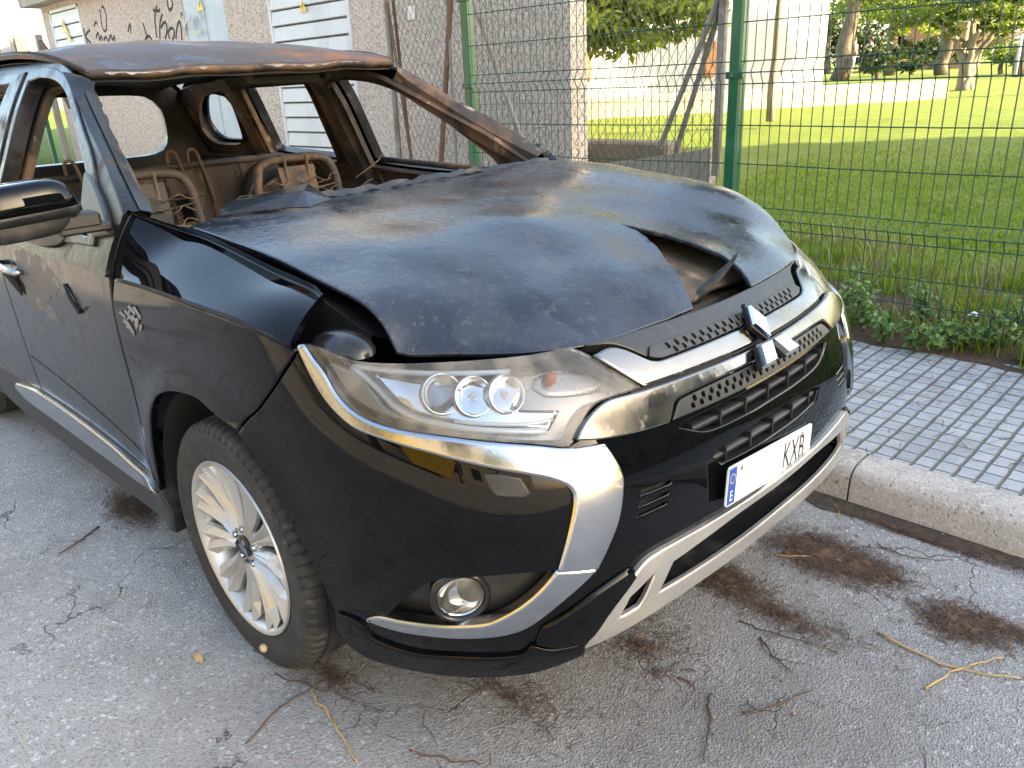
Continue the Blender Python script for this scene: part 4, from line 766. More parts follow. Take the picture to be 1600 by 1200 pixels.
for F, sd in SIDES:
    fd = P_('fender', F, fpoly, 'paint', depth=.02, bev=.004, res=.03)
    if sd < 0: tag(fd, 'black fender with a melted badge')
    P_('fender_top', ((lambda u, v, q=sd: FT(u, v, q)), 1 if sd < 0 else -1), [(.0, .0), (.15, 0), (.3, 0), (.45, 0), (.6, 0), (.75, 0), (.9, 0), (.9, .05), (.9, .11), (.9, .16), (.75, .16), (.6, .16), (.45, .16), (.3, .16), (.12, .16), (.02, .15), (0, .08)], 'paint', fd, depth=.02, bev=.0035, res=.03, raw=False, corner=30)
    # bracket and dark inner wing under the bonnet edge
    y = -sd
    mb = MB(); q = np.array([(x, -yy*y, z) for x, yy, z in [(.45, -.70, .965), (.30, -.71, 1.015), (.10, -.705, 1.035), (-.10, -.705, 1.065), (-.32, -.73, 1.095)]])
    mb.grid(np.stack([q, q-np.array([0, 0, .30])], 1)); 
    mb.grid(np.stack([q, q*np.array([1, .7, 1])-np.array([0, 0, .10])], 1)); mb.build('inner_wing', M['dark'], fd)
    if sd < 0:
        mb = MB()
        t = np.linspace(0, math.pi, 13); f_ = np.linspace(-math.pi/2, math.pi/2, 13)
        mb.grid([[(.44+.085*math.cos(a)*math.cos(b), -.765+.055*math.sin(b), .950+.038*math.sin(a)*math.cos(b)) for b in f_] for a in t]); mb.build('lamp_bracket', M['plastic_gloss'], fd, smooth=True)
        # melted badge
        mb = MB(); rr = np.random.default_rng(3)
        for k in range(15):
            s0 = 1.875+rr.random()*.115; z0 = .955-.055*rr.random()-.02*(s0-1.875)/.1; a, n = pt(FR, s0, z0, .001); w_ = .006+.02*rr.random(); h_ = .003+.005*rr.random()
            tl = rr.uniform(-.9, .9); dx = np.array([math.cos(tl), 0, math.sin(tl)]); dz = np.array([-math.sin(tl), 0, math.cos(tl)])
            mb.prism([a-dx*w_-dz*h_, a+dx*w_-dz*h_*.4, a+dx*w_*.8+dz*h_, a-dx*w_*.6+dz*h_*.7], n*.003)
        mb.build('melted_badge', M['ash'], fd)
# ---- bonnet
hb = D['hood']; tear = D['tear']
rj = np.random.default_rng(11)
tr_ = [tear[0]]
for a, b in zip(tear[:-1], tear[1:]):
    a = np.array(a); b = np.array(b); k = max(2, int(np.hypot(*(b-a))/.012))
    for i in range(1, k+1):
        p = a+(b-a)*i/k+(rj.normal(0, .0016, 2) if i < k else 0); tr_.append((float(p[0]), float(p[1])))
i0 = [i for i, p in enumerate(hb) if p[1] < -.12][-1]+1
right = hb[:i0]; left = [p for p in hb if p[1] > .17]
rim_ = smooth_loop(right, .025, 40, closed=False).tolist()
lft = smooth_loop(left+[(.755, .58), (.70, .645), (.60, .695), (.45, .718), (.2, .722), (-.1, .718), (-.21, .705)], .025, 60, closed=False).tolist()
cowl = smooth_loop([(-.235, .66), (-.36, .40), (-.43, .12), (-.445, -.1), (-.425, -.38), (-.375, -.60)], .03, 60, closed=False).tolist()
hood = panel('bonnet', Hs, 1, rim_+tr_+lft+cowl, M['hood'], car, off=.008, depth=.010, bev=.003, res=.024, raw=True, back=True)
ip = [(-.33, -.60), (.1, -.62), (.38, -.62), (.55, -.54), (.70, -.40), (.755, -.2), (.775, .0), (.775, .25), (.74, .45), (.60, .62), (.2, .66), (-.2, .64), (-.36, .3), (-.38, -.2)]
P_('bonnet_inner', HH, ip, 'burnt_tan', hood, off=-.048, depth=.01, bev=.003, res=.05)
mb = MB()
pA = np.array([(.735, .035, .905), (.752, .055, .925), (.772, .085, .962), (.793, .112, .995), (.806, .128, 1.017)])
wv = np.array([(.012, .018, 0), (.014, .016, .004), (.018, .012, .006), (.016, .006, .012), (.008, -.006, .01)])
mb.grid(np.stack([pA-wv, pA+np.array([.004, -.004, .010]), pA+wv], 1)); mb.grid(np.stack([pA+wv, pA-np.array([.006, -.006, .004]), pA-wv], 1))
mb.build('peeled_strip', M['plastic'], hood, smooth=True)
mb = MB(); mb.box((.30, 0, .74), (.9, 1.3, .02)); mb.box((.66, 0, .82), (.02, 1.2, .16)); mb.build('engine_bay_tray', M['dark'], car)
mb = MB(); mb.box((.70, .10, .875), (.10, .34, .05), bev=.01); mb.tube([(.70, -.1, .90), (.68, .1, .905), (.70, .3, .90)], .014, 8); mb.build('bonnet_latch_beam', M['burnt'], car)
# ---- wheels
def make_wheel(parent, cx, side, full=True):
    wh = empty('wheel', (cx, side*.77, .347), parent)
    prof = [(.232, -.10), (.27, -.112), (.31, -.113), (.334, -.106), (.344, -.088), (.3475, -.064), (.341, -.062), (.341, -.054), (.3485, -.052), (.350, -.022), (.342, -.020), (.342, -.012), (.350, -.010), (.350, .010), (.342, .012), (.342, .020), (.350, .022), (.3485, .052), (.341, .054), (.341, .062), (.3475, .064), (.344, .088), (.338, .101), (.326, .1095), (.322, .1115), (.310, .1135), (.290, .1145), (.286, .1125), (.270, .1115), (.252, .108), (.240, .1015), (.236, .098)]
    n = 288; V = []; m = len(prof)
    for k in range(n):
        t = 2*math.pi*k/n; q = k % 4
        for r, h in prof:
            if abs(h) > .062 and r > .325 and q == 0: r = r-.007
            if .02 < abs(h) < .054 and r > .345 and (k+int(abs(h)*100)) % 4 == 0: r = r-.0045
            r = r-.003*(r > .3); h = h*.96 if abs(h) > .1 else h
            V.append((r*math.cos(t), side*h, r*math.sin(t)))
    V = np.array(V); V[:, 2] = np.where(V[:, 2] < -.338, -.338-(V[:, 2]+.338)*-.25, V[:, 2])
    mb = MB().add(V, [((k*m+i), (k*m+i+1), ((k+1) % n)*m+i+1, ((k+1) % n)*m+i) for k in range(n) for i in range(m-1)])
    mb.build('tyre', M['tyre'], wh, smooth=True, auto=35)
    ax = (0, side, 0); o = (0, 0, 0)
    mb = MB().lathe([(.205, -.06), (.212, .02), (.219, .075), (.226, .094), (.2335, .104), (.239, .1055), (.241, .101), (.237, .095)], o, ax, 120)
    mb.lathe([(.001, .078), (.030, .080), (.040, .079), (.060, .074), (.066, .062), (.060, .03)], o, ax, 60)
    rim = mb.build('rim', M['alloy'], wh, smooth=True, auto=40)
    mb = MB(); ns = 22
    for k in range(ns):
        a = 2*math.pi*(k+.5)/ns+(.035 if k % 2 else -.035); tw = .05 if k % 2 else -.05
        rows = []
        for f in (0, .35, .7, 1.0):
            r = .052+(.226-.052)*f; aa = a+tw*(1-f)*.6; wd = (.0090+.0160*f)*(1.0 if k % 2 else .92); h = .080+.012*f-.016*math.sin(math.pi*f)*.6
            er = np.array([math.cos(aa), 0, math.sin(aa)]); et = np.array([-math.sin(aa), 0, math.cos(aa)]); ey = np.array([0, side, 0.])
            rz = r+(.010 if f == 1 else 0)
            rows.append([er*(r-.004*(f == 1))-et*wd+ey*(h-.014), er*(rz-.012*(f == 1))-et*wd*.86+ey*(h-.002), er*rz+et*wd*.10+ey*(h+.009), er*(r-.016*(f == 1))+et*wd+ey*(h-.007), er*(r-.018*(f == 1))+et*wd*.95+ey*(h-.022)])
        mb.grid(rows); e = rows[-1]; mb.add(e, [tuple(range(5))])
    mb.build('spokes', M['alloy'], rim, smooth=False)
    mb = MB()
    for k in range(5):
        a = 2*math.pi*k/5+.3; c = np.array([.050*math.cos(a), 0, .050*math.sin(a)])
        mb.lathe([(.010, .05), (.010, .082), (.008, .088), (.001, .089)], c, ax, 12)
    mb.build('wheel_nuts', M['chrome'], rim, smooth=True, auto=40)
    cap = MB().lathe([(.030, .078), (.030, .084), (.026, .087), (.001, .0885)], o, ax, 40).build('hub_cap', M['plastic_gloss'], rim, smooth=True, auto=40)
    ey = np.array([0, side, 0.])
    rhombi(ey*.0885, np.array([.35, 0, .94]), np.array([.94*-side, 0, .35*side]), ey, .026, .0015, 'cap_emblem', M['chrome'], rim)
    mb = MB().lathe([(.001, .035), (.20, .03), (.204, -.05), (.10, -.09), (.001, -.09)], o, ax, 48); mb.build('brake_drum', M['barrel'], wh, smooth=True, auto=40)
    return wh
for cx in (0, -2.67):
    for s in (-1, 1): make_wheel(car, cx, s)
# wheel-arch liners and underbody
for F, sd in SIDES:
    for cx in (0, -2.67):
        mb = MB(); a = np.linspace(-.25, math.pi+.25, 30); r = .415
        rows = [[(cx+r*math.cos(t), sd*yy, .36+r*math.sin(t)) for t in a] for yy in (.868, .80, .50)]
        mb.grid(rows); mb.add([(cx, sd*.50, .36)]+rows[2], [(0, i+1, i+2) for i in range(len(a)-1)]); mb.build('wheel_arch_liner', M['char'], car, smooth=True)
mb = MB(); mb.box((-1.15, 0, .30), (4.0, 1.10, .05)); mb.box((.55, 0, .33), (.55, 1.0, .05)); mb.box((-1.35, -.70, .33), (1.75, .22, .12)); mb.box((-1.35, .70, .33), (1.75, .22, .12)); mb.build('underbody', M['char'], car)
# ---- doors, sills, rear quarters
for F, sd in SIDES:
    dm = 'paint_door'
    fd = P_('front_door', F, [(2.056, 1.004), (2.056, .85), (2.058, .63), (2.052, .53), (2.044, .45), (2.06, .412), (2.21, .416), (2.40, .430), (2.71, .437), (3.085, .430), (3.10, .60), (3.10, .80), (3.10, 1.004), (2.8, 1.004), (2.4, 1.004)], dm, depth=.03, bev=.004, res=.045, corner=30)
    rd = P_('rear_door', F, [(3.106, 1.004), (3.106, .80), (3.106, .60), (3.091, .430), (3.30, .41), (3.845, .40)]+[(4.29-.445*math.cos(t), .36+.445*math.sin(t)) for t in np.linspace(.15, 1.2, 8)]+[(4.13, .88), (4.12, 1.004), (3.6, 1.004)], dm, depth=.03, bev=.004, res=.05, corner=30)
    P_('rear_quarter', F, [(4.126, 1.004), (4.136, .88), (4.15, .80)]+[(4.29+.445*math.cos(t), .36+.445*math.sin(t)) for t in np.linspace(1.75, .1, 10)]+[(4.80, .42), (4.82, .7), (4.82, 1.004), (4.5, 1.004)], dm, depth=.03, bev=.004, res=.05, corner=30)
    si = P_('side_sill', F, [(2.035, .405), (2.21, .408), (2.40, .424), (2.71, .431), (3.13, .424), (3.9, .395), (3.86, .24), (3.4, .215), (2.8, .22), (2.3, .235), (2.0, .25), (1.99, .33)], 'plastic', depth=.05, bev=.006, res=.04, off=.004)
    P_('chrome_sill_strip', F, [(3.42, .384), (3.1302, .421), (2.7135, .429), (2.3738, .421), (2.2106, .404), (2.0595, .397), (2.022, .3838), (2.1479, .352), (2.2839, .344), (2.854, .336), (3.2946, .334), (3.41, .356)], 'chrome', si, off=.020, depth=.02, bev=.008, res=.025, corner=60)
    a, n = pt(F, 2.95, .918, .03); b, _ = pt(F, 2.84, .915, .022); c_, _ = pt(F, 3.07, .920, .022)
    MB().tube([b-n*.03, b, (a+b)/2+n*.004, a, (a+c_)/2+n*.004, c_, c_-n*.03], [.008, .011, .012, .012, .012, .011, .008], 10).build('door_handle', M['chrome'] if sd < 0 else M['plastic'], fd, smooth=True)
    strip('door_crease', F[0], F[1], [(2.07, .45), (2.09, .462), (2.3, .50), (2.7, .545), (3.08, .57)], .006, M['paint_scorched'], fd, off=.0015)
    if sd < 0:
        pq = smooth_loop([(2.90, .975), (2.80, .990), (2.64, .985), (2.54, .960), (2.47, .925), (2.52, .890), (2.60, .868), (2.65, .846), (2.58, .820), (2.55, .790), (2.62, .780), (2.70, .800), (2.80, .790), (2.88, .82), (2.86, .86), (2.90, .905)], .012, 60)
        pq = pq+np.random.default_rng(6).normal(0, .0035, pq.shape)
        panel('peeled_patch', F[0], F[1], pq, M['peel'], fd, off=.0008, depth=.0008, bev=.0006, res=.03, raw=True)
        mb = MB(); a, n = pt(F, 2.42, .935, .004); b, _ = pt(F, 2.33, .865, .004); c_, _ = pt(F, 2.295, .885, .012)
        mb.tube([a, (a+b)/2+n*.004, b, c_], [.004, .006, .006, .003], 6); mb.build('melted_drip', M['dark'], fd, smooth=True)
        mb = MB(); a, n = pt(F, 2.96, .90, .012); b, _ = pt(F, 2.90, .83, .006); mb.tube([a, (a+b)/2, b], [.02, .012, .004], 8); mb.build('door_handle_hole', M['dark'], fd, smooth=True)
# ---- cabin: burnt side frames with window openings, pillars, roof
out_ = [(-.43, 1.0), (-.43, 1.10), (-.425, 1.160), (-.631, 1.277), (-.807, 1.357), (-.985, 1.446), (-1.144, 1.523), (-1.33, 1.563), (-1.66, 1.580), (-1.90, 1.578), (-2.4, 1.562), (-2.9, 1.530), (-3.16, 1.480), (-3.30, 1.30), (-3.36, 1.12), (-3.36, 1.0), (-2.6, 1.0), (-1.8, 1.0), (-1.0, 1.0)]
w1 = [(-.62, 1.085), (-.640, 1.165), (-.735, 1.238), (-.845, 1.318), (-.96, 1.392), (-1.075, 1.452), (-1.22, 1.494), (-1.40, 1.510), (-1.515, 1.500), (-1.515, 1.36), (-1.530, 1.125), (-1.525, 1.100), (-1.2, 1.085), (-.9, 1.080)]
w2 = [(-1.735, 1.500), (-1.765, 1.36), (-1.805, 1.125), (-1.83, 1.112), (-2.43, 1.135), (-2.445, 1.150), (-2.40, 1.40), (-2.372, 1.482), (-2.34, 1.494)]
w3 = [(-2.59, 1.455), (-2.575, 1.410), (-2.66, 1.24), (-2.72, 1.195), (-2.80, 1.180), (-3.02, 1.182), (-3.09, 1.215), (-3.10, 1.28), (-2.99, 1.385), (-2.87, 1.445), (-2.70, 1.472)]
for (F, fl), sd in (((TRf, 1), -1), ((TLf, -1), 1)):
    cf = panel('cabin_side_frame', F, fl, out_, M['paint_scorched'], car, off=0, depth=.02, bev=.006, res=.035, holes=[w1, w2, w3], corner=62)
    tag(cf, None)
    grow = lambda l, d: inset(np.array(l) if area(np.array(l)) > 0 else np.array(l)[::-1], -d)
    panel('inner_frame', F, fl, [(x, max(z, .99)-.012*(z > 1.1)) for x, z in out_], M['burnt'], cf, off=-.055, depth=.03, bev=.008, res=.04, holes=[w1, w2, w3], corner=62)
    o1 = [(-.56, 1.065), (-.570, 1.145), (-.70, 1.272), (-.83, 1.352), (-.96, 1.425), (-1.10, 1.492), (-1.25, 1.528), (-1.40, 1.542), (-1.555, 1.535), (-1.560, 1.36), (-1.575, 1.10), (-1.575, 1.065), (-1.2, 1.055), (-.9, 1.050)]
    panel('front_window_frame', F, fl, o1, M['paint_scorched'], cf, off=.008, depth=.02, bev=.004, res=.03, holes=[w1], corner=45, hole_depth=.05)
    o2 = [(-1.60, 1.535), (-1.605, 1.36), (-1.62, 1.06), (-1.75, 1.06), (-2.5, 1.08), (-2.52, 1.15), (-2.46, 1.40), (-2.42, 1.50), (-2.35, 1.527)]
    panel('rear_window_frame', F, fl, o2, M['paint_scorched'], cf, off=.008, depth=.02, bev=.004, res=.03, holes=[w2], corner=45, hole_depth=.05)
    # inner door shells below the belt
    nf = -fl
    panel('inner_door_panel', F, fl, [(-.50, 1.07), (-1.50, 1.09), (-1.50, .62), (-.50, .62)], M['burnt_tan'], cf, off=-.07, depth=.02, bev=.004, res=.05)
    panel('inner_door_panel', F, fl, [(-1.74, 1.09), (-2.45, 1.11), (-2.45, .62), (-1.74, .62)], M['burnt_tan'], cf, off=-.07, depth=.02, bev=.004, res=.05)
    panel('inner_quarter_panel', F, fl, [(-2.5, 1.13), (-3.28, 1.13), (-3.28, .62), (-2.5, .62)], M['burnt'], cf, off=-.10, depth=.02, bev=.004, res=.06)
    # belt rail, pillars inside
    mb = MB()
    q = [TRf if sd < 0 else TLf][0]
    def inn(x, z, o): return q([x], [z])[0]-np.array([0, sd*o, 0])
    mb.tube([inn(-.60, 1.075, .045), inn(-1.0, 1.085, .04), inn(-1.52, 1.10, .04)], .014, 8); mb.build('belt_rail', M['burnt'], cf, smooth=True)
    for x0, x1 in ((-1.635, -1.66), (-2.50, -2.56)):
        mb = MB(); rows = []
        for f in np.linspace(0, 1, 9):
            z = .62+(1.50-.62)*f; x = x0+(x1-x0)*(1-f); wd = .075+.045*(1-f)**1.5
            rows.append([inn(x-wd, z, .05), inn(x-wd*.6, z, .105), inn(x+wd*.6, z, .105), inn(x+wd, z, .05)])
        mb.grid(rows); mb.build('pillar', M['burnt'], cf, smooth=True, auto=35)
    # windscreen pillar: outer face towards the glass, jagged trim stub, inner return
    A_ = np.array([(-.425, .817, 1.160), (-.631, .764, 1.277), (-.807, .727, 1.357), (-.985, .690, 1.446), (-1.144, .655, 1.523)])
    B_ = np.array([(-.415, .755, 1.148), (-.632, .713, 1.240), (-.842, .664, 1.350), (-.995, .628, 1.435), (-1.05, .600, 1.484)])
    sp1 = nspline(np.linspace(0, 1, 5), A_); sp2 = nspline(np.linspace(0, 1, 5), B_); t = np.linspace(0, 1, 25)
    a = sev(sp1, t); b = sev(sp2, t); mdl = (a+b)/2+np.array([.006, .004, .010]); c = b+np.array([-.05, -.002, -.045])
    g = np.stack([a, a*.35+b*.65+np.array([.006, .003, .009]), b+np.array([.004, 0, .003]), b, c, c+np.array([-.01, .05, 0])], 1)*np.array([1, sd, 1])
    MB().grid(g).build('windscreen_pillar', M['paint_scorched'] if sd < 0 else M['burnt'], cf, smooth=True, auto=50)
    jag = np.random.default_rng(5+sd).uniform(.004, .030, len(t)); jag[::3] *= .3
    g = np.stack([b*.6+a*.4+np.array([.008, .003, .012]), b+np.array([.006, 0, .006]), b+(b-a)*jag[:, None]*8+np.array([.004, 0, .006])], 1)*np.array([1, sd, 1])
    if sd < 0: MB().grid(g[:20]).build('pillar_trim_remains', M['plastic'], cf, smooth=True)
    if sd > 0:
        # triangular gusset with holes at the foot of the far pillar
        MB().prism([(-.60, .80, 1.10), (-.47, .80, 1.10), (-.45, .795, 1.135), (-.60, .765, 1.235)], (0, .012, 0)).build('pillar_gusset', M['burnt_tan'], cf)
    # mirror sail
    if sd < 0:
        panel('mirror_sail', F, fl, [(-.735, 1.245), (-.700, 1.155), (-.575, 1.085), (-.453, 1.104), (-.516, 1.155), (-.66, 1.228)], M['plastic'], cf, off=.016, depth=.02, bev=.008, res=.02)
        panel('burnt_door_lip', F, fl, [(-1.29, 1.075), (-1.20, 1.035), (-1.05, 1.022), (-.90, 1.030), (-.80, 1.050), (-.76, 1.085), (-.80, 1.088), (-1.2, 1.095)], M['burnt_tan'], cf, off=.012, depth=.006, bev=.002, res=.02)
vn_ = lambda t: np.sin(t)+.6*np.sin(2.3*t+1)
# roof skin
RP = np.array([(-1.06, .60, 1.520), (-1.02, .30, 1.528), (-1.0, 0, 1.528), (-1.02, -.30, 1.524), (-1.06, -.60, 1.515), (-1.2, .60, 1.556), (-1.2, 0, 1.580), (-1.2, -.60, 1.548), (-1.14, .3, 1.568), (-1.14, -.3, 1.56), (-1.6, 0, 1.634), (-1.6, .4, 1.618), (-1.6, -.4, 1.622), (-1.45, -.60, 1.588), (-1.6, .60, 1.590), (-2.2, 0, 1.640), (-2.2, .6, 1.592), (-2.2, -.6, 1.590), (-2.8, 0, 1.60), (-2.8, .6, 1.55), (-2.8, -.6, 1.55), (-3.25, 0, 1.53), (-3.25, .55, 1.49), (-3.25, -.55, 1.49), (-1.35, .15, 1.600), (-1.40, -.3, 1.603)])
RC = _tps(RP, 1e-3)
def RF(x, y):
    x = np.atleast_1d(np.asarray(x, float)); y = np.atleast_1d(np.asarray(y, float))
    d = np.hypot(x[:, None]-RP[None, :, 0], y[:, None]-RP[None, :, 1])
    z = (np.where(d > 0, d*d*np.log(d+1e-12), 0))@RC[:-3]+RC[-3]+RC[-2]*x+RC[-1]*y
    z = z+.004*np.sin(9*x+3*y)*np.cos(7*y)+.003*np.sin(21*y+5*x)
    return np.stack([x, y, z], -1)
rpoly = [(-1.075, .605), (-1.03, .40), (-1.005, .2), (-.995, 0), (-1.005, -.2), (-1.03, -.40), (-1.075, -.605), (-1.3, -.615), (-1.8, -.625), (-2.4, -.625), (-2.9, -.60), (-3.25, -.55), (-3.30, 0), (-3.25, .55), (-2.9, .60), (-2.4, .625), (-1.8, .625), (-1.3, .615)]
roof = panel('roof', RF, 1, rpoly, M['rust'], car, off=.004, depth=.02, bev=.006, res=.05, back=False)
panel('roof_lining', RF, 1, [(x*1.0, y*.98) for x, y in rpoly], M['char'], roof, off=-.03, depth=.004, bev=.001, res=.08)
mb = MB(); yy = np.linspace(-.60, .60, 31); hx_ = np.interp(np.abs(yy), [0, .2, .4, .605], [-.995, -1.005, -1.03, -1.075])
e = RF(hx_, yy)
rj = np.random.default_rng(4); jz = rj.uniform(0, .005, 31)
mb.grid(np.stack([e+np.array([.0, 0, .0]), e+np.stack([yy*0+.006, yy*0, -.014+yy*0], 1), e+np.stack([-.012+yy*0, yy*0, -.020-jz], 1), e+np.stack([-.07+yy*0, yy*0, -.030+yy*0], 1), e+np.stack([-.10+yy*0, yy*0, -.012+yy*0], 1)], 1)); mb.build('header_rail', M['burnt'], roof, smooth=True)
mb = MB(); yj = np.linspace(-.56, .56, 60); ej = RF(np.interp(np.abs(yj), [0, .2, .4, .605], [-.995, -1.005, -1.03, -1.075]), yj)
mb.grid(np.stack([ej+np.array([.008, 0, -.004]), ej+np.stack([yj*0+.009, yj*0, -.004-.010*rj.random(60)**2.2*(vn_(yj*9) > -.25)], 1)], 1)); mb.build('peeling_edge', M['ash'], roof)
mb = MB(); mb.box((-1.22, .14, 1.475), (.10, .34, .035), bev=.006); mb.box((-1.16, -.02, 1.49), (.06, .03, .05)); mb.box((-1.17, .33, 1.487), (.05, .02, .03)); mb.build('lamp_console', M['char'], roof)
for sd in (-1, 1):
    mb = MB(); t = np.linspace(-1.1, -3.1, 14); p = RF(t, t*0+sd*.612); mb.tube(p+np.array([0, 0, .002]), .007, 8); mb.build('roof_gutter', M['char'] if sd < 0 else M['burnt'], roof, smooth=True)
# tailgate
def TGf(y, z):
    y = np.atleast_1d(np.asarray(y, float)); z = np.atleast_1d(np.asarray(z, float)); return np.stack([-3.30-.12*(1.5-z)+.10*y*y, y, z], -1)
wt = [(-.50, 1.13), (-.535, 1.20), (-.52, 1.36), (-.44, 1.435), (-.2, 1.452), (.2, 1.452), (.44, 1.435), (.52, 1.36), (.535, 1.20), (.50, 1.13), (.40, 1.105), (-.40, 1.105)]
tgp = panel('tailgate', TGf, -1, [(-.80, .45), (-.83, 1.0), (-.74, 1.25), (-.62, 1.50), (-.3, 1.52), (.3, 1.52), (.62, 1.50), (.74, 1.25), (.83, 1.0), (.80, .45)], M['paint_door'], car, off=0, depth=.05, bev=.01, res=.07, holes=[wt], corner=65)
panel('tailgate_inner', TGf, 1, [(-.78, .45), (-.80, 1.0), (-.70, 1.25), (-.60, 1.48), (-.3, 1.50), (.3, 1.50), (.60, 1.48), (.70, 1.25), (.80, 1.0), (.78, .45)], M['char'], tgp, off=.06, depth=.01, bev=.004, res=.07, holes=[wt], corner=65)
# cowl and scuttle remains
cw = MB(); yy = np.linspace(-.76, .76, 41); rj = np.random.default_rng(8)
cx_ = np.interp(np.abs(yy), [0, .4, .66, .76], [-.45, -.43, -.30, -.36]); zz = np.interp(yy, [-.76, -.4, 0, .4, .76], [1.105, 1.098, 1.098, 1.106, 1.112])
j = rj.uniform(-.012, .012, 41); j2 = rj.uniform(-.006, .010, 41)
cw.grid(np.stack([np.stack([cx_+.05, yy, zz-.03], 1), np.stack([cx_+.01, yy, zz-.004+j2*.5], 1), np.stack([cx_-.05+j, yy, zz+.004+j2], 1), np.stack([cx_-.10+j, yy, zz-.002+j2], 1), np.stack([cx_-.14, yy, zz-.10], 1)], 1))
cw = cw.build('cowl_panel', M['paint_scorched'], car, smooth=True, auto=50)
mb = MB()
for y0, y1 in ((-.30, .12), (.05, .45), (.36, .76)):
    n_ = 14; ya = np.linspace(y0, y1, n_); xa = np.interp(np.abs(ya), [0, .4, .76], [-.43, -.42, -.36]); za = np.interp(ya, [-.76, 0, .76], [1.118, 1.118, 1.130])+rj.uniform(0, .010, n_)
    wdt = rj.uniform(.012, .034, n_)*np.sin(np.linspace(.25, math.pi-.1, n_))
    mb.grid(np.stack([np.stack([xa-wdt, ya, za+.002], 1), np.stack([xa, ya, za+.010+rj.uniform(0, .008, n_)], 1), np.stack([xa+wdt, ya, za], 1)], 1))
mb.build('wiper_cowl_remains', M['plastic'], cw, smooth=True, auto=30)
mb = MB(); mb.box((-.62, 0, .80), (.04, 1.40, .52)); mb.build('bulkhead', M['char'], car)
mb = MB(); mb.tube([(-.85, -.74, .93), (-.83, 0, .93), (-.85, .74, .93)], .03, 10); mb.tube([(-.80, .30, .60), (-.86, .36, .95)], .02, 8); mb.box((-.78, .05, .86), (.12, .3, .12)); mb.build('dashboard_beam', M['burnt'], car)
mb = MB(); mb.box((-1.9, 0, .42), (2.7, 1.5, .03)); mb.box((-1.1, 0, .5), (1.2, .22, .14)); mb.build('cabin_floor', M['char'], car)
# wing mirror on the near side
mr = empty('wing_mirror', (0, 0, 0), car)
def sup(c, d, e1=.45, e2=.55, nu=28, nv=40, zr=(-1, 1), sh=0.):
    rows = []
    for i in range(nu+1):
        t = -math.pi/2+math.pi*i/nu; rows.append([])
        for k in range(nv+1):
            f = 2*math.pi*k/nv; sp = lambda v, e: math.copysign(abs(v)**e, v)
            x = sp(math.cos(t), e1)*sp(math.cos(f), e2); y = sp(math.cos(t), e1)*sp(math.sin(f), e2); z = sp(math.sin(t), e1)
            z = min(max(z, zr[0]), zr[1]); rows[-1].append((c[0]+d[0]*x*(1-.18*max(z, 0)), c[1]+d[1]*y*(1-.16*abs(z)-sh*z), c[2]+d[2]*z+.10*d[2]*y))
    return rows
mc = (-.515, -1.035, 1.185)
MB().grid(sup(mc, (.075, .135, .072), zr=(.02, 1))).build('mirror_cap', M['paint'], mr, smooth=True)
MB().grid(sup(mc, (.079, .137, .072), zr=(-.30, .02))).build('mirror_band', M['paint_scorched'], mr, smooth=True)
MB().grid(sup(mc, (.072, .128, .066), zr=(-1, -.28))).build('mirror_base', M['plastic'], mr, smooth=True)
mb = MB(); mb.box((-.49, -.925, 1.150), (.07, .12, .040), bev=.008); mb.box((-.485, -.905, 1.128), (.055, .13, .022), bev=.006); mb.build('mirror_arm', M['plastic'], mr)
# far-side mirror stub
MB().lathe([(.001, .03), (.018, .028), (.022, 0), (.018, -.03)], (-.50, .86, 1.16), (0, 0, 1), 16).build('mirror_stub', M['plastic'], car, smooth=True)
# ---- burnt seat frames
def seat(x, y, label):
    st = empty('seat_frame', (0, 0, 0), car); st['label'] = label
    k = 1.0
    mb = MB(); hoop = [(x+.10, y-.21, .60), (x+.03, y-.205, .85), (x+.0, y-.20, 1.02), (x-.01, y-.185, 1.10), (x-.02, y-.14, 1.145), (x-.02, y, 1.155), (x-.02, y+.14, 1.145), (x-.01, y+.185, 1.10), (x, y+.20, 1.02), (x+.03, y+.205, .85), (x+.10, y+.21, .60)]
    hp = smooth_loop3(hoop); mb.tube(hp, .019, 10); mb.build('back_hoop', M['burnt'], st, smooth=True)
    mb = MB()
    for s in (-.055, .055): mb.tube([(x-.005, y+s, 1.165), (x+.005, y+s, 1.03), (x+.02, y+s, .96)], .007, 8)
    mb.build('headrest_guide', M['burnt_tan'], st, smooth=True)
    mb = MB(); mb.prism([(x-.02, y-.09, 1.12), (x-.02, y+.09, 1.12), (x+.03, y+.08, .93), (x+.03, y-.08, .93)], (.012, 0, 0)); mb.build('back_plate', M['burnt'], st)
    for z in (.70, .80, 1.03): MB().tube([(x+.02+(1.0-z)*.2, y-.2, z), (x+.03+(1.0-z)*.2, y, z-.02), (x+.02+(1.0-z)*.2, y+.2, z)], .004, 6).build('spring_bar', M['burnt'], st, smooth=True)
    for s in (-.2, .2): MB().tube([(x+.10, y+s, .60), (x+.35, y+s, .60), (x+.52, y+s, .66)], .02, 8).build('seat_rail', M['burnt'], st, smooth=True)
    MB().box((x+.30, y, .585), (.44, .36, .02)).build('seat_pan', M['burnt_tan'], st)
def smooth_loop3(P):
    P = np.array(P, float); t = np.linspace(0, 1, len(P)); return sev(nspline(t, P), np.linspace(0, 1, len(P)*4))
seat(-1.45, .31, 'driver seat frame, bare burnt tubes'); seat(-1.45, -.37, 'passenger seat frame, bare burnt tubes')
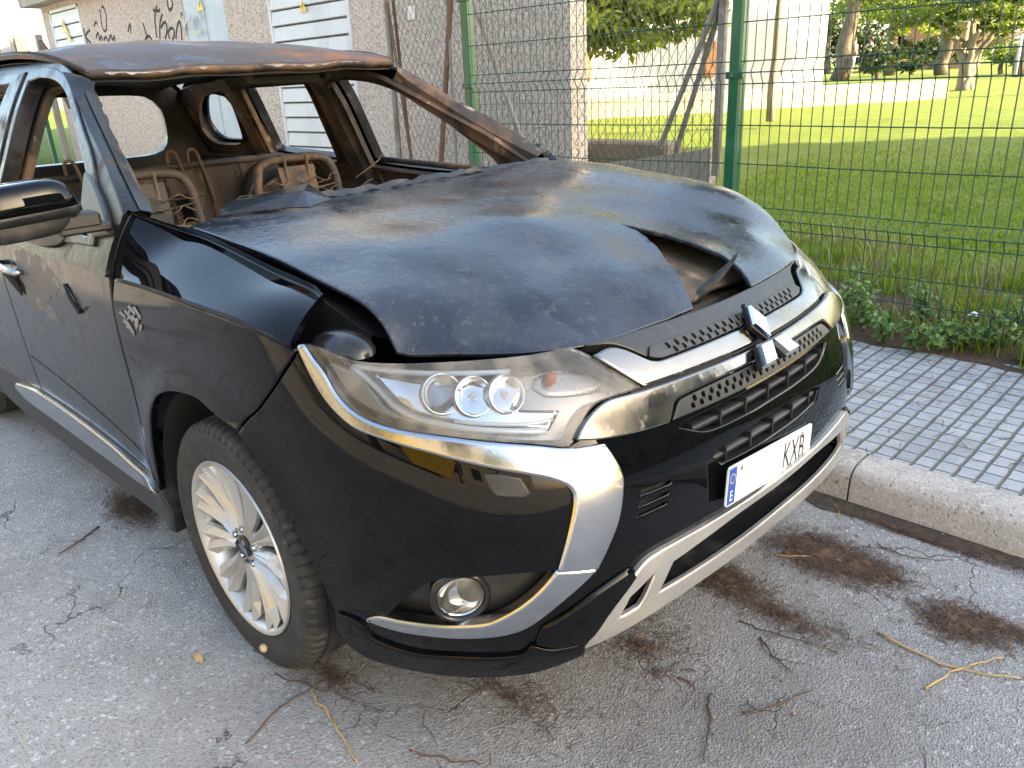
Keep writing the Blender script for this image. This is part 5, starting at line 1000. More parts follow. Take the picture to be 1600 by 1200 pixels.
# rear bench: pressed steel back with ribs, headrest wire loops
rb = empty('rear_bench', (0, 0, 0), car)
def RB(y, z):
    y = np.atleast_1d(np.asarray(y, float)); z = np.atleast_1d(np.asarray(z, float))
    return np.stack([-2.03-.16*(z-.7)/.5+.012*np.sin(y*38)*(np.abs(z-.9) < .16), y, z], -1)
panel('bench_back', RB, 1, [(-.66, .50), (-.66, 1.09), (-.60, 1.115), (.55, 1.115), (.62, 1.09), (.62, .50)], M['burnt_tan'], rb, off=0, depth=.03, bev=.01, res=.03, holes=[[(.02, .86), (.13, .86), (.13, .98), (.02, .98)], [(-.42, .86), (-.31, .86), (-.31, .98), (-.42, .98)]])
for y0 in (.05, .15, -.40, -.30):
    mb = MB(); x = -2.05; mb.tube(smooth_loop3([(x+.03, y0+.03, .94), (x, y0+.02, 1.06), (x-.03, y0+.012, 1.15), (x-.035, y0, 1.185), (x-.04, y0-.018, 1.19), (x-.05, y0-.03, 1.17), (x-.05, y0-.03, 1.10)]), .0075, 8); mb.build('headrest_loop', M['rust_pipe'], rb, smooth=True)
mb = MB(); mb.tube([(-2.10, -.66, 1.115), (-2.10, 0, 1.12), (-2.10, .62, 1.115)], .016, 8)
for y0 in np.linspace(-.6, .56, 7): mb.tube([(-2.0, y0, .70), (-2.05, y0+.01, .9), (-2.09, y0, 1.10)], .008, 6)
mb.tube([(-1.97, -.5, .98), (-1.97, .1, .985)], .005, 6); mb.build('bench_bars', M['burnt'], rb, smooth=True)
mb = MB(); mb.tube(smooth_loop3([(-2.0, .30, .75), (-2.0, .36, .95), (-2.02, .42, 1.04), (-2.06, .52, 1.06)]), .05, 10); mb.build('belt_reel', M['char'], rb, smooth=True)
rj = np.random.default_rng(12)
for k in range(26):
    x = rj.choice([-1.40, -2.04, -1.7]); y0 = rj.uniform(-.65, .62); z0 = rj.uniform(.80, 1.06); l = rj.uniform(.08, .32); a = rj.uniform(-1.2, 1.2)
    P = smooth_loop3([(x+rj.normal(0, .03), y0, z0), (x+rj.normal(0, .03), y0+l*.5*math.cos(a)+rj.normal(0, .03), z0+l*.5*math.sin(a)), (x+rj.normal(0, .04), y0+l*math.cos(a), z0+l*math.sin(a)*.6+rj.normal(0, .03))])
    MB().tube(P, rj.uniform(.002, .0045), 5).build('burnt_wire', M['rust_pipe' if k % 3 else 'galv'], car, smooth=True)
for k in range(9):
    y0 = -.50+.115*k; x = -1.97; t = np.linspace(0, 12*math.pi, 90)
    MB().tube(np.stack([x+.02+.016*np.cos(t), y0+.016*np.sin(t), .84+.10*t/t[-1]+0*t], 1), .0022, 4).build('seat_spring', M['rust_pipe'], rb, smooth=True)
for s_ in (.31, -.37):
    for k in range(5):
        zz = .86+.05*k; yy_ = np.linspace(s_-.18, s_+.18, 40)
        MB().tube(np.stack([-1.425+.012*np.sin(yy_*90), yy_, zz+.012*np.sin(yy_*60+k)], 1), .0028, 5).build('spring_wire', M['rust_pipe'], car, smooth=True)
for k in range(7):
    c = np.array([-2.3-.1*k, rj.uniform(-.5, .5), .46]); P = c+rj.normal(0, .09, (7, 3))*np.array([1, 1, .4]); 
    mb = MB(); mb.add(np.concatenate([P, [c+np.array([0, 0, .12])]]), [(i, (i+1) % 7, 7) for i in range(7)]); mb.build('charred_lump', M['char'], car)
# ---- folded sheet of burnt cowl lying on the bonnet
fs = MB(); h = lambda x, y, o: Hs([x], [y])[0]+np.array([0, 0, o])
a0 = h(-.36, -.60, .012); a1 = h(-.455, -.525, .030); a2 = h(-.42, -.27, .055); a3 = h(-.30, -.36, .050); a4 = h(-.262, -.425, .014); a5 = h(-.33, -.52, .026); a6 = h(-.22, -.40, .012); a7 = h(-.26, -.30, .02)
fs.add([a0, a1, a5, a2, a3, a4, a6, a7], [(0, 1, 2), (1, 3, 4, 2), (2, 4, 5), (0, 2, 5), (4, 3, 7, 6), (5, 4, 6)]); fs = fs.build('burnt_sheet', M['plastic_gloss'], None)
md = fs.modifiers.new('s', 'SOLIDIFY'); md.thickness = .003
tag(fs, 'glossy black folded sheet scrap lying at the rear of the bonnet', 'scrap')

# ------------------------------------------------------------------ ground
def hfield(xs, ys, zf, name, m, kind='structure'):
    X, Y = np.meshgrid(xs, ys, indexing='ij'); P = np.stack([X, Y, zf(X, Y)], -1)
    o = MB().grid(P).build(name, m, None, smooth=True); o['kind'] = kind; return o
def vn(x, y, s=0):
    """cheap smooth value noise in 2-D"""
    x = np.asarray(x, float); y = np.asarray(y, float)
    return (np.sin(2.1*x+1.3*y+s)+np.sin(-1.7*x+2.9*y+2*s)+np.sin(4.3*x-.7*y+3*s)+np.sin(.9*x+5.1*y+s*.7))/4
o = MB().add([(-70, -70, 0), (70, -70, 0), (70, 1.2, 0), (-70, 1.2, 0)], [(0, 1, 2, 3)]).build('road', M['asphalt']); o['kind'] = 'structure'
xs = np.linspace(-20, 12, 321); e = .865+.05*vn(xs*2.2, 0, 1)+.03*vn(xs*9, 0, 2)
o = MB().grid(np.stack([np.stack([xs, e, xs*0+.004], 1), np.stack([xs, xs*0+.965, xs*0+.010], 1)], 1)).build('gutter_dirt', M['grime']); tag(o, kind='stuff'); o['label'] = 'brown dirt and needles along the gutter'
mb = MB(); x = -20.15
while x < 14:
    prof = [(.925, -.05), (.935, .085), (.945, .108), (.965, .124), (.990, .130), (1.085, .1315), (1.085, -.05)]
    L_ = 1.0; A = [(x+.004, y+.004*math.sin(x*5), z) for y, z in prof]; B = [(x+L_-.004, y+.004*math.sin(x*5), z) for y, z in prof]; k = len(prof)
    mb.add(A+B, [(i, i+1, i+1+k, i+k) for i in range(k-1)]+[tuple(range(k))[::-1], tuple(range(k, 2*k))]); x += L_
o = mb.build('kerb', M['kerb'], None, smooth=True, auto=50); o['kind'] = 'structure'
o = MB().box((-3, 1.735, .06), (34, 1.30, .14)).build('pavement', M['tiles']); o['kind'] = 'structure'
def lawnz(x, y):
    x = np.asarray(x, float); y = np.asarray(y, float)
    z = .134+0*x+np.clip((y-2.35)/.5, 0, 1)*.07+np.clip(y-2.7, 0, 7.3)*.066+np.clip(y-10, 0, 100)*.004
    flat = np.clip((-1.2-x)/.4, 0, 1)*np.clip((3.9-y)/.3, 0, 1)*np.clip((y-2.3)/.3, 0, 1); z = z*(1-flat)+.16*flat
    return z+.018*vn(x*1.7, y*1.7)*np.clip((y-2.3)/.5, .15, 1)+.008*vn(x*7, y*6, 3)
xs = np.concatenate([np.linspace(-60, -6, 60), np.linspace(-5.9, 6, 200), np.linspace(6.3, 60, 50)])
ys = np.concatenate([np.linspace(0, 1, 160)**1.6*9.7+2.30, np.linspace(12.2, 120, 70)])
X, Y = np.meshgrid(xs, ys, indexing='ij'); w0 = np.clip(1-(Y-2.3)/.4, 0, 1); Y2 = Y+w0*(.07*vn(X*2.5, 0, 4)+.035*vn(X*8, 0, 5))
P = np.stack([X, Y2, lawnz(X, Y2)+np.where(Y == ys[0], -.03, 0)], -1); o = MB().grid(P).build('lawn', M['lawn'], None, smooth=True); o['kind'] = 'structure'
# grass blades, tufts and dry litter near the fence
def blades(n, xr, yr, h, name, m, seed, lab, pw=1.0, wd=.004, mask=None):
    r = np.random.default_rng(seed); x = r.uniform(*xr, n); y = yr[0]+(yr[1]-yr[0])*r.random(n)**pw
    if mask is not None: k = mask(x, y, r); x = x[k]; y = y[k]; n = len(x)
    z = lawnz(x, y)-.004; a = r.uniform(0, 2*np.pi, n); hh = r.uniform(*h, n)*(1+.35*vn(x*3, y*3, 2)); l = r.uniform(.15, .8, n)*hh; w_ = wd*r.uniform(.6, 1.5, n)
    d = np.stack([np.cos(a), np.sin(a), a*0], 1); t = np.stack([-np.sin(a), np.cos(a), a*0], 1); b = np.stack([x, y, z], 1)
    up = np.array([0, 0, 1.])
    V = np.stack([b-t*w_[:, None], b+t*w_[:, None], b+d*(l*.35)[:, None]+up*(hh*.6)[:, None]+t*w_[:, None]*.7, b+d*(l*.35)[:, None]+up*(hh*.6)[:, None]-t*w_[:, None]*.7, b+d*l[:, None]+up*hh[:, None]*.95], 1).reshape(-1, 3)
    i = np.arange(n)*5; F = [f for k in i.tolist() for f in ((k, k+1, k+2, k+3), (k+3, k+2, k+4))]
    o = MB().add(V, F).build(name, m); tag(o, lab, None, None, 'stuff'); return o
blades(60000, (-2.2, 4.5), (3.0, 8.4), (.014, .042), 'grass', M['grass'], 1, 'short green lawn grass behind the fence', 1.25, .0045, lambda x, y, r: r.random(len(x)) < np.clip((y-2.75+.8*vn(x*2.3, y*2.6, 1))/.9, .04, 1)*np.clip((8.4-y)/2.2, 0, 1))
blades(16000, (-2.0, 4.5), (2.30, 3.6), (.04, .15), 'rough_grass', M['grass'], 2, 'rough green grass growing along the fence foot', 1.0, .0035, lambda x, y, r: vn(x*2.6, y*3.1, 6) > -.12)
blades(7000, (-2.0, 4.5), (2.32, 3.9), (.05, .20), 'dry_grass', M['dry_grass'], 3, 'dry straw coloured grass among the weeds', 1.0, .003, lambda x, y, r: vn(x*2.1, y*2.4, 9) > .12)
# ------------------------------------------------------------------ leaves and plants
def leaves(mb, c, n, rad, size, seed, up=.3, droop=0., asp=.45, shell=0.):
    r = np.random.default_rng(seed); d = r.normal(size=(n, 3)); d /= np.linalg.norm(d, axis=1)[:, None]
    q = (shell+(1-shell)*r.random(n)**.5)[:, None]; p = np.asarray(c)+d*q*np.asarray(rad)
    a = r.normal(size=(n, 3)); a[:, 2] = a[:, 2]*up-droop; a /= np.linalg.norm(a, axis=1)[:, None]; b = r.normal(size=(n, 3)); b -= a*(a*b).sum(1)[:, None]; b /= np.linalg.norm(b, axis=1)[:, None]
    s = size*r.uniform(.55, 1.35, n)[:, None]; nn = np.cross(a, b)
    V = np.stack([p, p+a*s*.5+b*s*asp*.5, p+a*s+nn*s*.12, p+a*s*.5-b*s*asp*.5], 1).reshape(-1, 3)
    i = (np.arange(n)*4).tolist(); mb.add(V, [(k, k+1, k+2, k+3) for k in i]); return mb
def weed(name, x, y, h, spread, n, seed, label, m='leaf_weed', group='weeds along the fence foot'):
    z = float(lawnz(x, y)); z = max(z, .136); t = empty(name, (x, y, z)); tag(t, label, 'weed', group)
    r = np.random.default_rng(seed); st = MB(); lf = MB()
    for k in range(n):
        a = r.uniform(0, 6.28); l = h*r.uniform(.5, 1.1); q = spread*r.uniform(.3, 1)
        pts = np.array([(0, 0, 0), (math.cos(a)*q*.35, math.sin(a)*q*.35, l*.6), (math.cos(a)*q, math.sin(a)*q, l)]); st.tube(pts, [.003, .0025, .0012], 5)
        for f in np.linspace(.25, 1, 6):
            c = pts[1]*(1-abs(2*f-1))+(pts[2] if f > .5 else pts[0])*abs(2*f-1) if f != .5 else pts[1]
            leaves(lf, c, 3, (.02, .02, .012), .036*(1.2-.4*f), seed*97+k*7+int(f*10), .4, 0, .75)
    st.build('stem', M['twig'], t); lf.build('foliage', M[m], t)
    return t
WD = [(.44, 2.30, .22, .16, 9, 'broad leafed green weed just beside the car headlamp'), (.60, 2.27, .16, .14, 9, 'bright green low weed spilling onto the pavement edge'), (.30, 2.40, .28, .12, 7, 'tall ragged weed half hidden behind the car corner'),
      (.78, 2.42, .14, .12, 6, 'small weed growing through the lowest fence wire'), (1.05, 2.40, .17, .15, 9, 'round leafed weed left of the right edge clump'), (1.16, 2.34, .15, .15, 9, 'lush weed clump overhanging the pavement at the right edge'), (1.32, 2.38, .16, .13, 8, 'weed at the far right end of the pavement edge'),
      (.95, 2.60, .24, .10, 6, 'thin upright weed behind the fence wires'), (.52, 2.62, .26, .16, 8, 'leafy weed behind the fence near the car'), (.20, 2.62, .30, .16, 7, 'weed behind the fence above the car headlamp')]
WD += [(.69, 2.36, .18, .17, 10, 'yellowish green weed with spreading leaves beside the pavement'), (1.45, 2.36, .17, .15, 9, 'weed past the right edge of the pavement clump'), (.12, 2.45, .34, .2, 12, 'tall weed bank behind the far wing of the car'), (.85, 2.52, .2, .16, 8, 'mid height weed between two fence wires')]
for i, (x, y, h, sp, n, lb) in enumerate(WD): weed('weed', x, y, h*.92, sp*1.0, int(n*1.1), 40+i, lb)
def tree(name, base, h, r0, crown, label, lm, bm, seed, lean=(0, 0), group=None, cat='tree', lsize=.12, multi=1, shell=.3, droop=0.):
    """crown: list of (dx, dy, z, rx, ry, rz, n)"""
    t = empty(name, base); tag(t, label, cat, group); r = np.random.default_rng(seed); tr = MB()
    for k in range(multi):
        a = 2*math.pi*k/multi+seed; sp = 0 if multi == 1 else .35*h
        P = np.array([(math.cos(a)*.12*(multi > 1), math.sin(a)*.12*(multi > 1), -.1), (lean[0]*.4+math.cos(a)*sp*.35+r.normal(0, .03), lean[1]*.4+math.sin(a)*sp*.35, h*.45), (lean[0]+math.cos(a)*sp, lean[1]+math.sin(a)*sp, h)])
        tt = np.linspace(0, 1, 9); Q = sev(nspline([0, .5, 1], P), tt); Q[1:, :2] += r.normal(0, r0*.22, (8, 2)); tr.tube(Q, np.linspace(1.15, .45, 9)*r0*(1 if multi == 1 else .6), 9)
        for c in crown[k::multi]:
            c_ = np.array(c[:3])*np.array([1, 1, 1]); s0 = Q[5+(k % 3)]
            tr.tube([s0, (s0+c_)/2+r.normal(0, .08, 3), c_], [r0*.4, r0*.25, r0*.1], 6)
    tr.build('trunk', M[bm], t, smooth=True); lf = MB()
    for j, (dx, dy, z, rx, ry, rz, n) in enumerate(crown):
        nc = max(3, n//90)
        for q in range(nc):
            d = r.normal(size=3); d /= np.linalg.norm(d); c = np.array([dx, dy, z])+d*np.array([rx, ry, rz])*r.uniform(.35, .95)
            s = .34*r.uniform(.6, 1.25); leaves(lf, c, n//nc, (rx*s, ry*s, rz*s*.8), lsize, seed*31+j*13+q, .5, droop, .45)
    lf.build('crown', M[lm], t); return t
# ------------------------------------------------------------------ mesh fence
fen_ = empty('mesh_fence', (-.52, 2.45, .15)); tag(fen_, 'green welded wire fence with square posts between pavement and lawn', 'fence')
def rel(o, p): o.parent = p; o.location = Vector(o.location)-p.location; return o
PX = [-2.60, -.525, 1.55, 3.62, 5.7]
for x in PX:
    z1 = 2.25 if x > -3 else 2.15
    lean = .012 if abs(x+.525) < .1 else 0
    mb = MB(); mb.box((x, 2.455, (z1+.1)/2), (.072, .072, z1-.1), bev=.010); mb.box((x, 2.455, z1+.004), (.078, .078, .012), bev=.004)
    po = mb.build('fence_post', M['green_paint'], fen_); po.location = -fen_.location
    for z in (.26, .76, 1.40, 1.95):
        c = MB().box((x, 2.428, z), (.098, .030, .036), bev=.004).build('clamp', M['green_paint'], po)
        MB().lathe([(.007, .0), (.006, .004), (.001, .005)], (x-.012, 2.413, z), (0, -1, 0), 10).build('bolt', M['galv'], po, smooth=True)
def bendoff(z):
    o = np.zeros_like(z)
    for c in (.672, 1.411): o = o-np.maximum(0, 1-np.abs(z-c)/.055)*.032
    return o
HZ = [.195, .318, .446, .617, .672, .727, .951, 1.149, 1.356, 1.411, 1.466, 1.653, 1.85, 2.05, 2.10]
for x0, x1 in zip(PX[:-1], PX[1:]):
    mb = MB(); far = x1 < -4; a, b = x0+.03, x1-.03; r = .0030
    for x in np.arange(a+.02, b, .0555 if not far else .0555):
        zz = np.array([.19, .617, .672, .727, 1.356, 1.411, 1.466, 2.14]); yy = 2.432+bendoff(zz)
        mb.tube(np.stack([zz*0+x, yy, zz], 1), r, 4, cap=False)
    for z in HZ:
        y = 2.432+float(bendoff(np.array([z]))[0])-.004; sg = .006*math.sin(x0*3+z*4)
        mb.tube([(a, y, z), ((a+b)/2, y, z-sg-.004), (b, y, z)], r, 4, cap=False)
    wp = mb.build('wire_panel', M['green_wire'], fen_); wp.location = -fen_.location
ff = empty('mesh_fence', (-18, 3.0, 0)); tag(ff, 'far green mesh fence beyond the left end of the substation', 'fence')
for x in (-13.9, -16.4, -18.9, -21.4, -23.9):
    o = MB().box((x+18, 0, 1.1), (.07, .07, 2.2), bev=.01).build('fence_post', M['green_paint'], ff)
mb = MB()
for x in np.arange(-23.9, -13.9, .06): mb.tube([(x+18, 0, .1), (x+18, 0, 2.1)], .0028, 3, cap=False)
for z in (.15, .6, .75, 1.1, 1.4, 1.55, 1.9, 2.05): mb.tube([(-5.9, 0, z), (4.1, 0, z)], .0028, 3, cap=False)
mb.build('wire_panel', M['green_wire'], ff)
gp = empty('grey_post', (-13.25, 3.0, 0)); tag(gp, 'grey steel post with a rusty brace at the left corner of the substation', 'post')
MB().box((0, 0, 1.2), (.09, .09, 2.42), bev=.01).build('shaft', M['galv'], gp); MB().tube([(.05, 0, 2.3), (.35, 0, 2.12)], .035, 8).build('brace', M['rust_pipe'], gp, smooth=True); MB().tube([(.08, 0, 2.05), (.7, 0, 1.3)], .03, 8).build('brace', M['rust_pipe'], gp, smooth=True)
# ------------------------------------------------------------------ old chain link fence in front of the substation
cl = empty('chain_link_fence', (-2.5, 3.02, .15)); tag(cl, 'old grey chain link fence in front of the pebbled wall', 'fence')
mb = MB(); X0, X1, Z0, Z1 = -4.25, -.95, .2, 2.35; p = .068
for sg in (1, -1):
    for c in np.arange(X0-2.3, X1+2.3, p):
        za, zb = Z0, Z1; xa, xb = c, c+sg*(zb-za)*.62
        t0, t1 = 0., 1.
        for lo, hi in ((X0, X1),):
            if xb != xa:
                u0, u1 = sorted(((lo-xa)/(xb-xa), (hi-xa)/(xb-xa))); t0, t1 = max(t0, u0), min(t1, u1)
        if t1-t0 > .02:
            f = lambda t: (xa+(xb-xa)*t, 3.02+.012*math.sin(9*t+c), za+(zb-za)*t); mb.tube([f(t0), f((t0+t1)/2), f(t1)], .0021, 3, cap=False)
for z in (.3, 1.25, 2.3): mb.tube([(X0, 3.015, z), (X1, 3.015, z+.0)], .002, 4)
m_ = mb.build('chain_mesh', M['wire_grey'], cl); m_.location = -cl.location
def pole(nm, a, b, r, m): o = MB().tube([a, b], r, 10).build(nm, M[m], cl, smooth=True, auto=40); o.location = -cl.location; return o
pole('fence_pole', (-.945, 3.0, .8), (-.945, 3.0, 2.5), .030, 'galv'); pole('brace', (-.96, 2.99, 1.86), (-1.37, 2.99, .96), .018, 'galv'); pole('brace', (-.975, 3.03, 1.80), (-1.27, 3.03, .93), .018, 'galv')
pole('fence_pole', (-3.30, 3.0, 2.3), (-3.72, 3.0, .3), .022, 'rust_pipe'); pole('brace', (-3.12, 2.98, 2.1), (-2.52, 2.98, .75), .021, 'galv'); pole('fence_pole', (-4.20, 3.0, .2), (-4.17, 3.0, 2.5), .024, 'galv'); pole('fence_pole', (-4.05, 3.04, .2), (-4.15, 3.04, 2.5), .014, 'rust_pipe'); pole('brace', (-3.40, 3.0, 2.3), (-3.42, 3.0, .2), .012, 'galv'); pole('brace', (-4.18, 2.99, 2.4), (-3.95, 2.99, .2), .012, 'rust_pipe')
# ------------------------------------------------------------------ substation with pebble-dash walls
sb = empty('substation', (-8.3, 5.0, 0)); tag(sb, 'pebble dash electrical substation with white louvre doors', 'building')
def inw(o): o.parent = sb; o.location = -sb.location; return o
holes_ = [(-13.76, -12.40, .25, 2.80), (-8.86, -7.78, .20, 2.75), (-6.80, -5.28, .25, 2.75)]
mb = MB(); xs_ = sorted(set([-14.12, -2.48]+[v for h in holes_ for v in h[:2]]))
for a, b in zip(xs_[:-1], xs_[1:]):
    h = [q for q in holes_ if abs(q[0]-a) < 1e-6]
    if h: mb.box(((a+b)/2, 3.5, (h[0][3]+3.0)/2), (b-a, .2, 3.0-h[0][3])); mb.box(((a+b)/2, 3.5, h[0][2]/2), (b-a, .2, h[0][2]))
    else: mb.box(((a+b)/2, 3.5, 1.5), (b-a, .2, 3.0))
mb.prism([(-2.481, 3.6, 0), (-2.75, 3.6, 0), (-6.4, 6.9, 0), (-6.13, 6.9, 0)], (0, 0, 3.0)); mb.box((-14.02, 5.25, 1.5), (.2, 3.3, 3.0)); mb.box((-10.15, 7.0, 1.5), (7.94, .2, 3.0)); inw(mb.build('wall', M['pebble']))
mb = MB(); mb.prism([(-2.30, 3.15, 2.88), (-14.35, 3.15, 2.88), (-14.35, 7.3, 2.88), (-6.3, 7.3, 2.88)], (0, 0, .24)); inw(mb.build('roof_slab', M['concrete']))
def louvre(x0, x1, z0, z1, nm, m, pitch=.157):
    d = empty(nm, sb.location); d.parent = sb; d.location = (0, 0, 0)
    mb = MB(); q = .05
    for a, b in (((x0, z0), (x0+q, z1)), ((x1-q, z0), (x1, z1)), ((x0, z1-q), (x1, z1)), ((x0, z0), (x1, z0+q))):
        mb.box(((a[0]+b[0])/2, 3.415, (a[1]+b[1])/2), (b[0]-a[0], .05, b[1]-a[1]), bev=.004)
    o = mb.build('door_frame', M[m], d); o.location = -sb.location
    mb = MB(); z = z1-q-.004
    while z-pitch > z0+q:
        mb.prism([(x0+q+.002, 3.405, z-.012), (x0+q+.002, 3.445, z), (x0+q+.002, 3.43, z-pitch+.004), (x0+q+.002, 3.392, z-pitch+.012)], (x1-x0-2*q-.004, 0, 0)); z -= pitch
    o = mb.build('slats', M[m], d); o.location = -sb.location; return d
louvre(-13.76, -12.40, .25, 2.80, 'louvre_door', 'louvre', .20); louvre(-6.80, -5.28, .25, 2.75, 'louvre_door', 'louvre')
mb = MB(); mb.box((-8.32, 3.44, 1.475), (1.08, .06, 2.55), bev=.005); mb.box((-8.32, 3.405, 1.475), (.03, .012, 2.5)); d_ = inw(mb.build('steel_door', M['bluegrey']))
def tri_sign(x, z, s, y=3.385):
    o = inw(MB().prism([(x-s/2, y, z-s*.43), (x+s/2, y, z-s*.43), (x, y, z+s*.43)], (0, .004, 0)).build('hazard_sign', M['hazard']))
    b = MB().prism([(x+.02*s, y-.002, z+.22*s), (x-.10*s, y-.002, z-.08*s), (x-.01*s, y-.002, z-.05*s), (x-.05*s, y-.002, z-.32*s), (x+.12*s, y-.002, z+.02*s), (x+.02*s, y-.002, z+.0*s), (x+.10*s, y-.002, z+.22*s)], (0, .0015, 0)).build('bolt_symbol', M['ink'], o); return o
tri_sign(-8.36, 2.44, .17, 3.39); tri_sign(-6.07, 2.225, .13, 3.375); tri_sign(-13.14, 2.54, .24, 3.375); tri_sign(-13.02, 2.385, .19, 3.374)
inw(MB().box((-4.33, 3.392, 2.02), (.10, .012, .115), bev=.003).build('notice', M['paper']))
for key, mm in (('graf', 'graffiti'), ('graf2', 'graffiti_pale')):
    for st in GD[key]:
        P = np.array(st); P = smooth_loop3(P) if len(P) > 2 else P
        gf = MB().tube(P, .020, 5).build('graffiti_stroke', M[mm]); inw(gf); gf.data.transform(Matrix.Diagonal((1, .12, 1, 1))); gf.data.transform(Matrix.Translation((0, 3.4*.88-(.001 if key == 'graf' else .042), 0)))
# retaining walls beside it
o = MB().prism([(-2.47, 3.12, 0), (-1.06, 3.12, 0), (-1.06, 3.12, .955), (-1.35, 3.12, .91), (-1.70, 3.12, .855), (-2.1, 3.12, .80), (-2.47, 3.12, .76)], (0, .09, 0)).build('concrete_wall', M['concrete']); tag(o, 'low beige concrete wall with sloping top under the chain link', 'wall')
o = MB().box((-2.9, 4.06, .45), (1.9, .24, .90), bev=.02).build('stone_wall', M['dark_stone']); tag(o, 'dark weathered retaining wall holding up the lawn', 'wall')
weed('weed', -1.50, 3.42, .42, .25, 14, 77, 'tall leafy weed growing behind the sloping concrete wall', 'leaf_weed'); weed('weed', -2.15, 3.75, .5, .3, 12, 78, 'bushy weed in the corner beside the pebbled wall', 'leaf_weed')
# ------------------------------------------------------------------ park behind
A_ = np.array(GD['whiteA']); B_ = np.array(GD['whiteB']); dv = (B_-A_); dv[2] = 0; Lw = np.linalg.norm(dv); dv /= Lw; nv = np.array([-dv[1], dv[0], 0]); nv = nv if nv[1] > 0 else -nv
rotm = np.stack([dv, nv, np.array([0, 0, 1.])], 1)
wb = empty('white_house', tuple((A_+B_)/2*np.array([1, 1, 0]))); tag(wb, 'white rendered house wall with brown shutters across the lawn', 'house')
ctr = (A_+B_)/2; ctr[2] = 0
def wbox(u, v, z, du, dvv, dz, nm, m, bev=0.):
    o = MB().box(ctr+dv*u+nv*v+np.array([0, 0, z]), (du, dvv, dz), rotm, bev).build(nm, M[m], wb); o.location = -wb.location; return o
wbox(-3.0, 3.0, 3.3, Lw+6, 6, 6.6, 'wall', 'white_wall'); wbox(-3.0, 3.0, 6.68, Lw+6.5, 6.5, .16, 'roof', 'concrete')
for k, (p, hh) in enumerate(GD['shut']):
    u = (np.array(p)-ctr)@dv; s_ = wbox(u, -.04, p[2], .30 if k == 0 else .26, .08, hh, 'shutter', 'shutter', .01)
for u in (-6.5, -9.5): wbox(u, -.03, 2.2, .9, .06, 1.2, 'window', 'window')
a = np.array(GD['lowA']); b = np.array(GD['lowB']); d2 = (b-a); d2[2] = 0; L2 = np.linalg.norm(d2); d2 /= L2; n2 = np.array([-d2[1], d2[0], 0]); n2 = n2 if n2[1] > 0 else -n2; r2 = np.stack([d2, n2, np.array([0, 0, 1.])], 1)
c2 = (a+b)/2-d2*2.0; c2[2] = .62
o = MB().box(c2+n2*.2, (L2+4, .40, .84), r2, .02).build('curb_wall', M['stone_wall']); tag(o, 'low pale stone wall edging the far lawn before the white house', 'wall')
SAP = GD['sap']
sp_ = tree('sapling', tuple(SAP), 3.6, .055, [(.5, .0, 3.1, .9, .8, .5, 2200), (1.3, .3, 3.4, .9, .8, .6, 2200), (.2, .2, 3.9, .9, .9, .6, 2200), (1.1, .2, 4.3, 1.0, .9, .6, 2200), (1.9, .5, 4.1, .8, .8, .6, 1800), (.6, .1, 5.0, 1.0, .9, .6, 2200), (1.6, .4, 5.2, .9, .9, .6, 2000)], 'slender young tree with pale trunk standing on the lawn', 'leaf', 'bark_pale', 3, (-.25, .3), lsize=.17)
hang = tree('leafy_tree', (-6.75, 8.2, .85), 3.4, .16, [(2.1, -1.5, 1.15, .9, .8, .40, 1700), (1.5, -1.7, 1.25, .8, .7, .40, 1400), (2.8, -1.1, 1.25, .75, .7, .36, 1400), (2.4, -1.5, 1.6, 1.1, 1.0, .45, 1600), (1.0, -1.0, 2.8, 1.4, 1.4, .9, 1500), (2.2, -.8, 2.9, 1.3, 1.3, .8, 1300), (3.2, -.9, 2.25, .7, .7, .45, 900), (0, 0, 3.8, 1.6, 1.6, 1.1, 1300)], 'leafy tree with drooping foliage beside the pebbled wall corner', 'leaf_yellow', 'bark', 5, lsize=.13, droop=.5)
for i, (nm, p, h, r0, cr, lb, lm, bm, kw) in enumerate(GD['trees']):
    tree(nm, tuple(p), h, r0, [tuple(c) for c in cr], lb, lm, bm, 11+i, **kw)
